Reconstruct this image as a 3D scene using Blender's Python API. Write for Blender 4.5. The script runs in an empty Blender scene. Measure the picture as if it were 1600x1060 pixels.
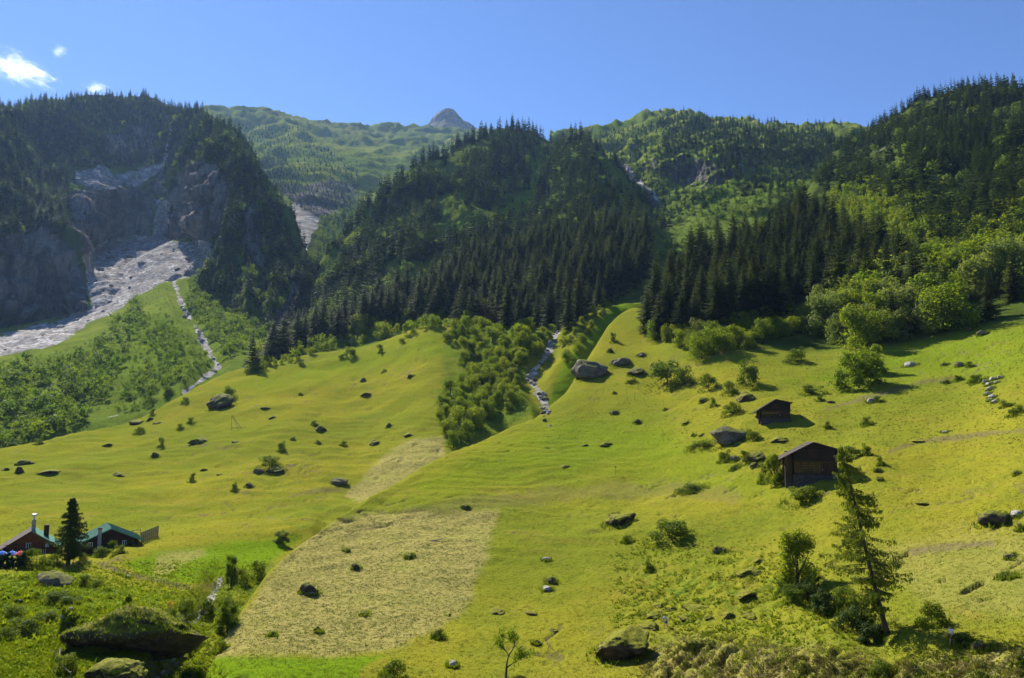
import bpy, math, random
import numpy as np
from mathutils import Vector, Matrix
from mathutils.bvhtree import BVHTree

R = math.radians
SC = bpy.context.scene
COL = SC.collection
rng = np.random.default_rng(7)

# ------------------------------------------------------------------ camera model
FPX, PITCH, CX, CY = 1220.0, R(6.5), 800.0, 530.0
cp, sp = math.cos(PITCH), math.sin(PITCH)

def unproject(px, py, r):
    """survey point: horizontal distance r seen along the sight line of a pixel of the 1600x1060 photograph"""
    px = np.asarray(px, float); py = np.asarray(py, float)
    u, v = px - CX, CY - py
    dx = u; dy = FPX * cp - v * sp; dz = FPX * sp + v * cp
    k = r / np.hypot(dx, dy)
    return np.stack([dx * k, dy * k, dz * k], -1)

def project(P):
    P = np.asarray(P, float)
    x, y, z = P[..., 0], P[..., 1], P[..., 2]
    f = y * cp + z * sp; u = -y * sp + z * cp
    return CX + FPX * x / f, CY - FPX * u / f

# ------------------------------------------------------------------ noise
_perm = np.random.default_rng(3).permutation(4096)
_grad = np.random.default_rng(4).normal(size=(4096, 3))
_grad /= np.linalg.norm(_grad, axis=1)[:, None]

def pnoise(P):
    P = np.asarray(P, float)
    I = np.floor(P).astype(np.int64); f = P - I
    u = f * f * f * (f * (f * 6 - 15) + 10)
    out = 0
    for i in (0, 1):
        for j in (0, 1):
            for k in (0, 1):
                h = _perm[(_perm[(_perm[(I[..., 0] + i) & 4095] + I[..., 1] + j) & 4095] + I[..., 2] + k) & 4095]
                g = _grad[h]
                d = g[..., 0] * (f[..., 0] - i) + g[..., 1] * (f[..., 1] - j) + g[..., 2] * (f[..., 2] - k)
                w = (u[..., 0] if i else 1 - u[..., 0]) * (u[..., 1] if j else 1 - u[..., 1]) * (u[..., 2] if k else 1 - u[..., 2])
                out = out + d * w
    return out * 1.5

def fbm(P, scale, octaves=4, gain=.5, seed=0):
    P = np.asarray(P, float) / scale + seed * 17.31
    a, s, out = 1., 0., 0.
    for o in range(octaves):
        out = out + a * pnoise(P); s += a
        a *= gain; P = P * 2.03 + 5.7
    return out / s

def ridged(P, scale, octaves=4, gain=.5, seed=0):
    P = np.asarray(P, float) / scale + seed * 11.7
    a, s, out = 1., 0., 0.
    for o in range(octaves):
        out = out + a * (1 - 2 * np.abs(pnoise(P))); s += a
        a *= gain; P = P * 2.1 + 3.3
    return out / s

def sstep(a, b, x):
    t = np.clip((x - a) / (b - a), 0, 1)
    return t * t * (3 - 2 * t)

def pchip(xk, Y, xq):
    """monotone cubic interpolation; Y (K, ...) at knots xk (K,) read at xq (Q,)"""
    xk = np.asarray(xk, float); Y = np.asarray(Y, float); xq = np.asarray(xq, float)
    h = np.diff(xk); sh = (-1,) + (1,) * (Y.ndim - 1)
    d = np.diff(Y, axis=0) / h.reshape(sh)
    m = np.zeros_like(Y); m[0] = d[0]; m[-1] = d[-1]
    if len(xk) > 2:
        w1 = (2 * h[1:] + h[:-1]).reshape(sh); w2 = (h[1:] + 2 * h[:-1]).reshape(sh)
        same = d[1:] * d[:-1] > 0
        with np.errstate(divide='ignore', invalid='ignore'):
            hm = (w1 + w2) / (w1 / d[:-1] + w2 / d[1:])
        m[1:-1] = np.where(same, np.nan_to_num(hm), 0)
    i = np.clip(np.searchsorted(xk, xq, 'right') - 1, 0, len(xk) - 2)
    t = ((xq - xk[i]) / h[i]).reshape(sh); hh = h[i].reshape(sh)
    t2, t3 = t * t, t * t * t
    return (2*t3 - 3*t2 + 1) * Y[i] + (t3 - 2*t2 + t) * hh * m[i] + (-2*t3 + 3*t2) * Y[i+1] + (t3 - t2) * hh * m[i+1]

def poly_sd(x, y, poly):
    """signed distance in pixels to a polygon, positive inside"""
    x = np.asarray(x, float); y = np.asarray(y, float)
    d2 = np.full(x.shape, 1e18); inside = np.zeros(x.shape, bool)
    n = len(poly)
    for a in range(n):
        x0, y0 = poly[a]; x1, y1 = poly[(a + 1) % n]
        ex, ey = x1 - x0, y1 - y0
        t = np.clip(((x - x0) * ex + (y - y0) * ey) / (ex * ex + ey * ey + 1e-9), 0, 1)
        d2 = np.minimum(d2, (x - x0 - t * ex) ** 2 + (y - y0 - t * ey) ** 2)
        if y0 != y1:
            c = ((y0 > y) != (y1 > y)) & (x < ex * (y - y0) / ey + x0)
            inside ^= c
    d = np.sqrt(d2)
    return np.where(inside, d, -d)

def line_d(x, y, pts):
    d2 = np.full(np.shape(x), 1e18)
    for (x0, y0), (x1, y1) in zip(pts, pts[1:]):
        ex, ey = x1 - x0, y1 - y0
        t = np.clip(((x - x0) * ex + (y - y0) * ey) / (ex * ex + ey * ey + 1e-9), 0, 1)
        d2 = np.minimum(d2, (x - x0 - t * ex) ** 2 + (y - y0 - t * ey) ** 2)
    return np.sqrt(d2)

# ------------------------------------------------------------------ object helpers
def tag(o, label=None, cat=None, group=None, kind=None):
    if label: o['label'] = label
    if cat: o['category'] = cat
    if group: o['group'] = group
    if kind: o['kind'] = kind
    return o

def mesh_np(name, V, F, mats=(), midx=None, smooth=False):
    """V (n,3); F list of (m,3)/(m,4) arrays or one array"""
    if isinstance(F, np.ndarray): F = [F]
    V = np.asarray(V, np.float32)
    loops = np.concatenate([f.reshape(-1) for f in F]).astype(np.int32)
    tot = np.concatenate([np.full(len(f), f.shape[1], np.int32) for f in F])
    start = np.concatenate([[0], np.cumsum(tot)[:-1]]).astype(np.int32)
    me = bpy.data.meshes.new(name)
    me.vertices.add(len(V)); me.vertices.foreach_set('co', V.reshape(-1))
    me.loops.add(len(loops)); me.loops.foreach_set('vertex_index', loops)
    me.polygons.add(len(tot)); me.polygons.foreach_set('loop_start', start)
    for m in mats: me.materials.append(m)
    if midx is not None: me.polygons.foreach_set('material_index', np.asarray(midx, np.int32))
    me.update(calc_edges=True)
    me.polygons.foreach_set('use_smooth', np.full(len(tot), smooth))
    me.update()
    return me

def link(name, me, parent=None, loc=None):
    o = bpy.data.objects.new(name, me); COL.objects.link(o)
    if parent is not None: o.parent = parent
    if loc is not None: o.location = loc
    return o

def empty(name, loc, rz=0., s=1.):
    o = bpy.data.objects.new(name, None); COL.objects.link(o)
    o.location = loc; o.rotation_euler = (0, 0, rz); o.scale = (s, s, s); o.empty_display_size = .5
    return o

class MB:
    """collects simple solids, then makes ONE mesh"""
    def __init__(s): s.v = []; s.f = []; s.m = []
    def add(s, vs, fs, m=0):
        b = len(s.v); s.v += [tuple(map(float, v)) for v in vs]
        for f in fs: s.f.append([b + i for i in f]); s.m.append(m)
    def box(s, c, d, rz=0., m=0, rx=0., ry=0.):
        M = Matrix.Translation(c) @ Matrix.Rotation(rz, 4, 'Z') @ Matrix.Rotation(ry, 4, 'Y') @ Matrix.Rotation(rx, 4, 'X')
        vs = [M @ Vector((x * d[0] / 2, y * d[1] / 2, z * d[2] / 2)) for z in (-1, 1) for y in (-1, 1) for x in (-1, 1)]
        s.add(vs, [(0, 2, 3, 1), (4, 5, 7, 6), (0, 1, 5, 4), (2, 6, 7, 3), (0, 4, 6, 2), (1, 3, 7, 5)], m)
    def prism(s, poly, a, b, m=0):
        """poly of 3-D points (one face), extruded by vector b - a"""
        n = len(poly); off = Vector(b) - Vector(a)
        vs = [Vector(p) for p in poly] + [Vector(p) + off for p in poly]
        s.add(vs, [tuple(range(n))[::-1], tuple(range(n, 2 * n))] + [(i, (i + 1) % n, n + (i + 1) % n, n + i) for i in range(n)], m)
    def tube(s, pts, rad, n=6, m=0, caps=True):
        pts = [Vector(p) for p in pts]; rings = []
        if not hasattr(rad, '__len__'): rad = [rad] * len(pts)
        b = len(s.v)
        for i, p in enumerate(pts):
            t = (pts[min(i + 1, len(pts) - 1)] - pts[max(i - 1, 0)]).normalized()
            q = t.to_track_quat('Z', 'Y')
            for k in range(n):
                a = 2 * math.pi * k / n
                s.v.append(tuple(p + q @ Vector((rad[i] * math.cos(a), rad[i] * math.sin(a), 0))))
        for i in range(len(pts) - 1):
            for k in range(n):
                s.f.append([b + i*n + k, b + i*n + (k+1) % n, b + (i+1)*n + (k+1) % n, b + (i+1)*n + k]); s.m.append(m)
        if caps:
            s.f.append([b + k for k in range(n)][::-1]); s.m.append(m)
            e = b + (len(pts) - 1) * n
            s.f.append([e + k for k in range(n)]); s.m.append(m)
    def mesh(s, name, mats, smooth=False):
        me = bpy.data.meshes.new(name); me.from_pydata(s.v, [], s.f)
        if not isinstance(mats, (list, tuple)): mats = [mats]
        for m in mats: me.materials.append(m)
        me.polygons.foreach_set('material_index', s.m)
        me.polygons.foreach_set('use_smooth', [smooth] * len(s.f)); me.update()
        return me
    def build(s, name, mats, parent=None, smooth=False):
        return link(name, s.mesh(name, mats, smooth), parent)

# ------------------------------------------------------------------ materials
class N:
    def __init__(s, name):
        s.mat = bpy.data.materials.new(name); s.mat.use_nodes = True
        s.t = s.mat.node_tree; s.t.nodes.clear()
        s.out = s.t.nodes.new('ShaderNodeOutputMaterial')
    def n(s, typ, ins=None, **kw):
        nd = s.t.nodes.new('ShaderNode' + typ)
        for k, v in kw.items(): setattr(nd, k, v)
        for k, v in (ins or {}).items():
            sock = nd.inputs[k]
            if isinstance(v, bpy.types.NodeSocket): s.t.links.new(v, sock)
            else: sock.default_value = v
        return nd
    def rgb(s, c): return (c[0], c[1], c[2], 1.)
    def val(s, v): return v
    def math(s, op, a, b=0., c=None):
        ins = {0: a, 1: b}
        if c is not None: ins[2] = c
        return s.n('Math', ins, operation=op).outputs[0]
    def mix(s, f, a, b, bt='MIX'):
        nd = s.t.nodes.new('ShaderNodeMix'); nd.data_type = 'RGBA'; nd.blend_type = bt; nd.clamp_factor = True
        for i, v in ((0, f), (6, a), (7, b)):
            if isinstance(v, bpy.types.NodeSocket): s.t.links.new(v, nd.inputs[i])
            elif i == 0: nd.inputs[0].default_value = v
            else: nd.inputs[i].default_value = s.rgb(v)
        return nd.outputs[2]
    def noise(s, vec, scale, detail=4., rough=.55, dist=0.):
        return s.n('TexNoise', {'Vector': vec, 'Scale': scale, 'Detail': detail, 'Roughness': rough, 'Distortion': dist}).outputs['Fac']
    def ramp(s, f, a, b):
        return s.n('MapRange', {0: f, 1: a, 2: b, 3: 0., 4: 1.}, interpolation_type='SMOOTHSTEP').outputs[0]
    def pos(s): return s.n('NewGeometry').outputs['Position']
    def objco(s): return s.n('TexCoord').outputs['Object']
    def scaled(s, v, sc): return s.n('Mapping', {'Vector': v, 'Scale': sc}).outputs[0]
    def attr(s, name): return s.n('Attribute', attribute_name=name)
    def sep(s, c):
        nd = s.n('SeparateColor', {0: c}); return nd.outputs[0], nd.outputs[1], nd.outputs[2]
    def bump(s, h, strength, dist): return s.n('Bump', {'Height': h, 'Strength': strength, 'Distance': dist}).outputs[0]
    def principled(s, col, rough=.9, spec=.15, normal=None, **kw):
        ins = {'Base Color': col if isinstance(col, bpy.types.NodeSocket) else s.rgb(col), 'Roughness': rough, 'Specular IOR Level': spec}
        if normal is not None: ins['Normal'] = normal
        ins.update(kw)
        return s.n('BsdfPrincipled', ins).outputs[0]
    def finish(s, sh):
        s.t.links.new(sh, s.out.inputs['Surface']); return s.mat

G_YEL, G_GRN, G_STRAW = (.230, .216, .020), (.158, .184, .017), (.255, .195, .035)
HAY, ROCK, SCREE, SOIL = (.33, .28, .085), (.25, .225, .205), (.46, .43, .41), (.10, .075, .045)

def ground_material(name, grass_a, grass_b, straw_amt=.55, scale=1., far=False):
    """m1: r hay, g fresh green, b rock, (m2) r soil and painted crease shade, g lush, b pale stone/white water"""
    n = N(name); p = n.pos()
    a1 = n.sep(n.attr('m1').outputs['Color']); a2 = n.sep(n.attr('m2').outputs['Color'])
    big = n.noise(p, .012 / scale, 4); mid = n.noise(p, .09 / scale, 5, .6)
    streak = n.noise(n.scaled(p, (.07 / scale, .07 / scale, 1.1 / scale)), 1., 5, .62)
    fine = n.noise(p, 1.3 / scale, 6, .72); vfine = n.noise(p, 5. / scale, 4, .75)
    c = n.mix(n.ramp(big, .40, .60), grass_a, grass_b)
    c = n.mix(n.math('MULTIPLY', n.ramp(mid, .40, .66), .6), c, grass_b)
    c = n.mix(n.math('MULTIPLY', n.ramp(streak, .50, .74), straw_amt), c, G_STRAW)
    dk = n.math('MULTIPLY', n.ramp(fine, .50, .72), .80)
    c = n.mix(dk, c, (.055, .07, .008))
    c = n.mix(n.math('MULTIPLY', n.ramp(vfine, .50, .70), .5), c, (.33, .32, .025))
    # fresh green and lush
    gr = n.mix(n.ramp(fine, .3, .75), (.15, .25, .008), (.08, .145, .008))
    c = n.mix(n.math('MULTIPLY', a1[1], .9), c, gr)
    lush = n.mix(n.ramp(fine, .38, .66), (.14, .20, .02), (.042, .075, .012))
    c = n.mix(n.math('MULTIPLY', a2[1], n.ramp(mid, .2, .6)), c, lush)
    # hay
    hn = n.noise(n.scaled(p, (1., 1., 1.6)), 1.1 / scale, 6, .75)
    hay = n.mix(n.ramp(hn, .42, .64), HAY, (.17, .165, .04))
    hay = n.mix(n.math('MULTIPLY', n.ramp(mid, .45, .75), .5), hay, (.24, .25, .05))
    c = n.mix(a1[0], c, hay)
    # soil, and the shade painted into the tussock creases
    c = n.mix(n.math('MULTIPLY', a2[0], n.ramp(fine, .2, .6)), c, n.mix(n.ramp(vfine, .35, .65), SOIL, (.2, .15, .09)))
    c = n.mix(n.math('MULTIPLY', n.attr('m1').outputs['Alpha'], .85), c, n.mix(n.ramp(mid, .35, .65), (.035, .05, .012), (.07, .095, .018)))
    # rock
    rn = n.noise(n.scaled(p, (1., 1., .35)), .12 / scale, 8, .68, .4)
    rf = n.noise(p, .5 / scale, 6, .7)
    rock = n.mix(n.ramp(rn, .38, .68), (.06, .057, .056), (.27, .24, .215))
    rock = n.mix(n.math('MULTIPLY', n.ramp(rf, .45, .7), .6), rock, (.075, .07, .07))
    rock = n.mix(n.math('MULTIPLY', n.ramp(mid, .5, .7), .4), rock, (.24, .19, .15))
    edge = n.math('ADD', a1[2], n.math('MULTIPLY', n.math('SUBTRACT', rf, .5), .9))
    c = n.mix(n.ramp(edge, .40, .58), c, rock)
    # pale stone
    v1 = n.noise(n.scaled(p, (1., 1., 1.5)), .42 / scale, 9, .78, .5)
    v2 = n.n('TexVoronoi', {'Vector': n.n('VectorMath', {0: p, 1: n.n('TexNoise', {'Vector': p, 'Scale': .6 / scale}).outputs['Color']}, operation='ADD').outputs[0], 'Scale': .26 / scale, 'Randomness': 1.}, feature='F1')
    st = n.mix(n.ramp(v1, .40, .60), (.15, .14, .13), (.43, .40, .365))
    st = n.mix(n.math('MULTIPLY', n.ramp(n.sep(v2.outputs['Color'])[0], .72, .8), n.ramp(v1, .42, .52)), st, (.58, .55, .52))
    st = n.mix(n.math('MULTIPLY', n.ramp(mid, .45, .7), .75), st, (.20, .18, .16))
    e2 = n.math('ADD', a2[2], n.math('MULTIPLY', n.math('SUBTRACT', rf, .5), .8))
    c = n.mix(n.ramp(e2, .42, .56), c, st)
    hgt = n.math('ADD', n.math('MULTIPLY', fine, 1.), n.math('MULTIPLY', vfine, .35))
    hgt = n.math('ADD', hgt, n.math('MULTIPLY', rn, n.math('MULTIPLY', a1[2], 5.)))
    nm = n.bump(hgt, .75, .55 * scale)
    return n.finish(n.principled(c, 1., 0., nm))

def foliage_material(name, c1, c2, c3, trans=.35, tcol=None, nscale=.5):
    n = N(name)
    rnd = n.n('ObjectInfo').outputs['Random']
    tint = n.attr('tint').outputs['Fac']
    f = n.math('FRACT', n.math('ADD', rnd, tint))
    ns = n.noise(n.pos(), nscale, 3, .6)
    c = n.mix(f, c1, c2)
    c = n.mix(n.ramp(ns, .40, .68), c, c3)
    d = n.principled(c, .75, .12)
    tc = n.mix(1., c, tcol or (1.5, 1.5, .6), 'MULTIPLY')
    t = n.n('BsdfTranslucent', {'Color': tc}).outputs[0]
    return n.finish(n.n('MixShader', {0: trans, 1: d, 2: t}).outputs[0])

def simple_material(name, c1, c2, scale=3., rough=.85, spec=.2, stretch=(1, 1, 1), bump=.3, dist=.03):
    n = N(name); p = n.scaled(n.objco(), stretch)
    a = n.noise(p, scale, 6, .65); b = n.noise(p, scale * 4.3, 4, .7)
    c = n.mix(n.ramp(a, .35, .68), c1, c2)
    c = n.mix(n.math('MULTIPLY', n.ramp(b, .5, .75), .5), c, tuple(x * .55 for x in c1))
    return n.finish(n.principled(c, rough, spec, n.bump(n.math('ADD', a, n.math('MULTIPLY', b, .4)), bump, dist)))

def rock_material(name, c1, c2, moss=(.17, .19, .02), moss_lo=.45, moss_hi=.75, scale=.6):
    n = N(name); p = n.pos()
    a = n.noise(n.scaled(p, (1, 1, 1.8)), scale, 8, .68, .3); b = n.noise(p, scale * 5, 5, .7)
    c = n.mix(n.ramp(a, .36, .64), c1, c2)
    c = n.mix(n.math('MULTIPLY', n.ramp(b, .48, .72), .6), c, (.05, .045, .04))
    nz = n.n('SeparateXYZ', {0: n.n('NewGeometry').outputs['Normal']}).outputs[2]
    up = n.ramp(n.math('ADD', nz, n.math('MULTIPLY', n.math('SUBTRACT', a, .5), 1.1)), moss_lo, moss_hi)
    c = n.mix(up, c, n.mix(n.ramp(b, .35, .65), moss, tuple(x * .5 for x in moss)))
    return n.finish(n.principled(c, .92, .1, n.bump(n.math('ADD', a, n.math('MULTIPLY', b, .35)), .8, .35)))

M = {}
M['meadow'] = ground_material('meadow_grass', G_YEL, G_GRN)
M['valley'] = ground_material('valley_grass', (.20, .24, .035), (.11, .16, .022), .25, 2.)
M['wood'] = ground_material('forest_floor', (.115, .15, .022), (.055, .085, .016), .12, 2.5)
M['alp'] = ground_material('alpine_grass', (.225, .26, .035), (.11, .165, .025), .35, 7.)
M['spruce'] = foliage_material('spruce_needles', (.032, .047, .014), (.052, .064, .014), (.020, .033, .011), .26, (1.7, 1.7, .5), .25)
M['spruce_far'] = foliage_material('spruce_needles_far', (.030, .048, .017), (.050, .066, .018), (.020, .034, .014), .22, (1.5, 1.6, .7), .06)
M['leaf'] = foliage_material('broad_leaves', (.135, .195, .013), (.20, .235, .015), (.08, .13, .011), .46, (1.8, 1.7, .45), .45)
M['leaf_pale'] = foliage_material('pale_leaves', (.16, .205, .045), (.21, .235, .05), (.11, .15, .03), .40, (1.5, 1.5, .7), .45)
M['leaf_far'] = foliage_material('broad_leaves_far', (.10, .155, .02), (.16, .20, .022), (.06, .10, .016), .42, (1.6, 1.7, .5), .08)
M['larch'] = foliage_material('larch_needles', (.12, .155, .022), (.15, .175, .022), (.08, .115, .018), .45, (1.5, 1.5, .6), .8)
M['dark_hedge'] = foliage_material('hedge_needles', (.022, .042, .014), (.03, .055, .016), (.014, .028, .01), .15, None, .8)
M['bush_leaf'] = foliage_material('bush_leaves', (.085, .13, .011), (.125, .16, .013), (.05, .085, .009), .40, (1.8, 1.7, .45), .6)
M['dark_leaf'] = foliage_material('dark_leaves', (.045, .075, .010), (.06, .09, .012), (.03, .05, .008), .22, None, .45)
M['bark'] = simple_material('bark', (.11, .085, .065), (.055, .042, .034), 2.5, .95, .05, (1, 1, .3), .8, .06)
M['rock'] = rock_material('boulder_stone', (.19, .158, .12), (.085, .071, .056), (.16, .17, .025), .62, .95)
M['rock_dark'] = rock_material('mossy_stone', (.105, .08, .054), (.042, .033, .024), (.16, .17, .022), .50, .80)
M['rock_pale'] = rock_material('pale_stone', (.40, .37, .33), (.25, .23, .2), (.3, .28, .12), .95, 1.3)
M['turf_rock'] = rock_material('turf_topped_stone', (.095, .07, .04), (.038, .029, .019), (.20, .20, .016), .42, .72)
M['log'] = simple_material('weathered_logs', (.05, .031, .02), (.024, .017, .013), 1.6, .9, .1, (.25, .25, 3.5), .5, .03)
M['log_gold'] = simple_material('weathered_boards', (.075, .043, .021), (.034, .022, .014), 1.4, .9, .1, (2.5, 2.5, .3), .5, .03)
M['shingle'] = simple_material('larch_shingles', (.10, .085, .07), (.055, .045, .038), 3., .95, .08, (1, .6, 3), .7, .05)
M['fieldstone'] = simple_material('fieldstone_wall', (.085, .074, .064), (.04, .035, .031), 1.8, .95, .08, (1, 1, 1.6), .9, .12)
M['red_wood'] = simple_material('red_brown_boards', (.23, .075, .03), (.14, .045, .02), 2., .8, .15, (3, 3, .4), .3, .02)
M['dark_wood'] = simple_material('dark_brown_boards', (.07, .035, .022), (.04, .022, .015), 2., .85, .12, (3, 3, .4), .3, .02)
M['green_roof'] = simple_material('green_sheet_roof', (.085, .21, .155), (.065, .165, .12), .8, .85, .05, (1, 1, 1), .1, .01)
M['brown_roof'] = simple_material('brown_roof', (.06, .035, .025), (.04, .025, .018), 2., .8, .2, (1, 1, 1), .2, .02)
M['grey_post'] = simple_material('silvered_wood', (.26, .215, .16), (.15, .12, .09), 4., .9, .1, (2, 2, .5), .4, .01)
M['plaster'] = simple_material('grey_render', (.33, .32, .31), (.25, .245, .24), 2., .9, .1)
M['white_paint'] = simple_material('white_paint', (.78, .77, .75), (.68, .67, .65), 2., .6, .3, bump=.05)
M['metal'] = simple_material('galvanised_metal', (.62, .62, .62), (.5, .5, .5), 3., .35, .5, bump=.05)
M['blue_cloth'] = simple_material('blue_canvas', (.10, .26, .72), (.08, .21, .62), 2., .8, .1, bump=.05)
M['red_cloth'] = simple_material('red_canvas', (.75, .10, .09), (.62, .08, .07), 2., .8, .1, bump=.05)
M['skin'] = simple_material('skin', (.50, .29, .19), (.44, .25, .16), 8., .6, .3, bump=.02)
M['hair'] = simple_material('brown_hair', (.16, .065, .035), (.09, .04, .025), 12., .7, .2, bump=.2)
M['shirt_pale'] = simple_material('pale_blue_shirt', (.55, .62, .74), (.47, .54, .68), 6., .9, .1, bump=.05)
M['shirt_white'] = simple_material('white_shirt', (.80, .79, .78), (.70, .69, .68), 6., .9, .1, bump=.05)
M['denim'] = simple_material('blue_shorts', (.07, .13, .30), (.05, .09, .22), 8., .9, .1, bump=.05)
M['brown_cloth'] = simple_material('brown_shorts', (.15, .08, .055), (.10, .055, .04), 8., .9, .1, bump=.05)
M['pale_wood'] = simple_material('pale_bare_wood', (.55, .42, .24), (.45, .34, .2), 5., .8, .15, (3, 3, .5))
M['yellow_flower'] = simple_material('yellow_flowers', (.70, .55, .04), (.6, .42, .03), 9., .8, .1)
n = N('window_glass'); M['glass'] = n.finish(n.principled((.04, .045, .05), .06, .5))
def water_mat():
    n = N('stream_water'); p = n.pos()
    a = n.noise(n.scaled(p, (1, 1, .6)), .9, 6, .7)
    c = n.mix(n.ramp(a, .42, .58), (.10, .10, .095), (.72, .72, .72))
    return n.finish(n.principled(c, .25, .5, n.bump(a, .6, .2)))
M['water'] = water_mat()
# ------------------------------------------------------------------ terrain sheets
SHEETS = {}

def sheet(name, table, x0, x1, dx, row_px, mat, disp=None, masks=None, back=None, smooth=15., wide=0):
    """table: {x: [(y, r), ...]} from the near edge up to the crest; back: rows (dy, r factor) that fall away behind the crest"""
    xs = np.arange(x0, x1 + .1, dx)
    if wide:
        g_ = np.cumsum(dx * 1.12 ** np.arange(1, 200)); g_ = g_[g_ < 1100]
        xs = np.concatenate([xs, x1 + g_]) if wide > 0 else np.concatenate([x0 - g_[::-1], xs])
    xk = sorted(table)
    T = np.array([table[x] for x in xk], float)
    if back:
        last = T[:, -1]
        ext = [np.stack([last[:, 0] + dy, last[:, 1] * f], -1)[:, None] for dy, f in back]
        T = np.concatenate([T] + ext, 1)
    xc = np.clip(xs, xk[0], xk[-1]); Y = pchip(xk, T[:, :, 0], xc); LR = pchip(xk, np.log(T[:, :, 1]), xc)
    K = T.shape[1]
    sg = smooth / dx; kr = np.exp(-.5 * (np.arange(-int(3 * sg), int(3 * sg) + 1) / sg) ** 2); kr /= kr.sum(); pad = len(kr) // 2
    sm = lambda A: np.stack([np.convolve(np.pad(A[:, k], pad, mode='edge'), kr, 'valid') for k in range(A.shape[1])], 1)
    Y, LR = sm(Y), sm(LR)
    q = []
    for k in range(K - 1):
        gap = np.abs(T[:, k + 1, 0] - T[:, k, 0]).max()
        n = int(max(2, min(90, gap / row_px)))
        if T[:, k, 0].min() > 1110: n = max(2, n // 3)
        q += list(k + np.arange(n) / n)
    q = np.array(q + [K - 1.])
    Yq = pchip(np.arange(K), Y.T, q); Rq = np.exp(pchip(np.arange(K), LR.T, q))   # (rows, cols)
    Xq = np.broadcast_to(xs, Yq.shape)
    P = unproject(Xq, Yq, Rq)
    def normals(P):
        du = np.gradient(P, axis=1); dv = np.gradient(P, axis=0)
        nn = np.cross(du, dv); nn /= np.linalg.norm(nn, axis=-1, keepdims=True) + 1e-9
        return nn
    if disp is not None:
        P = P + disp(P, normals(P), Xq, Yq, Rq, q[:, None])
    rows, cols = Yq.shape
    idx = np.arange(rows * cols).reshape(rows, cols)
    F = np.stack([idx[:-1, :-1], idx[:-1, 1:], idx[1:, 1:], idx[1:, :-1]], -1).reshape(-1, 4)
    V = P.reshape(-1, 3)
    me = mesh_np(name, V, F, [mat], smooth=True)
    n = rows * cols
    m = {k: np.zeros(n) for k in ('hay', 'fresh', 'rock', 'soil', 'lush', 'pale', 'wood')}
    px, py = project(V)
    if masks is not None:
        masks(m, px, py, V, normals(P).reshape(-1, 3), np.broadcast_to(q[:, None], Yq.shape).reshape(-1))
    for an, ks in (('m1', ('hay', 'fresh', 'rock')), ('m2', ('soil', 'lush', 'pale'))):
        a = me.attributes.new(an, 'FLOAT_COLOR', 'POINT')
        d = np.ones((n, 4), np.float32)
        for c, k in enumerate(ks): d[:, c] = np.clip(m[k], 0, 1)
        d[:, 3] = np.clip(m['wood'], 0, 1)
        a.data.foreach_set('color', d.reshape(-1))
    o = link(name, me); tag(o, kind='structure')
    bvh = BVHTree.FromPolygons(V.tolist(), F.tolist())
    SHEETS[name] = bvh
    return o

ZERO = Vector((0, 0, 0))
def hit(px, py, names=None):
    d = Vector(unproject(px, py, 1.)).normalized()
    best = None
    for k, b in SHEETS.items():
        if names and k not in names: continue
        h = b.ray_cast(ZERO, d)
        if h[0] is not None and (best is None or h[3] < best[3]): best = h
    return (best[0], best[1], best[3]) if best else None

def ground_z(x, y, names=None):
    best = None
    for k, b in SHEETS.items():
        if names and k not in names: continue
        h = b.ray_cast(Vector((x, y, 4000)), Vector((0, 0, -1)))
        if h[0] is not None and (best is None or h[0].z > best): best = h[0].z
    return best

wob = lambda V, s, a, seed=0: fbm(V, s, 4, .55, seed) * a

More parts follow.
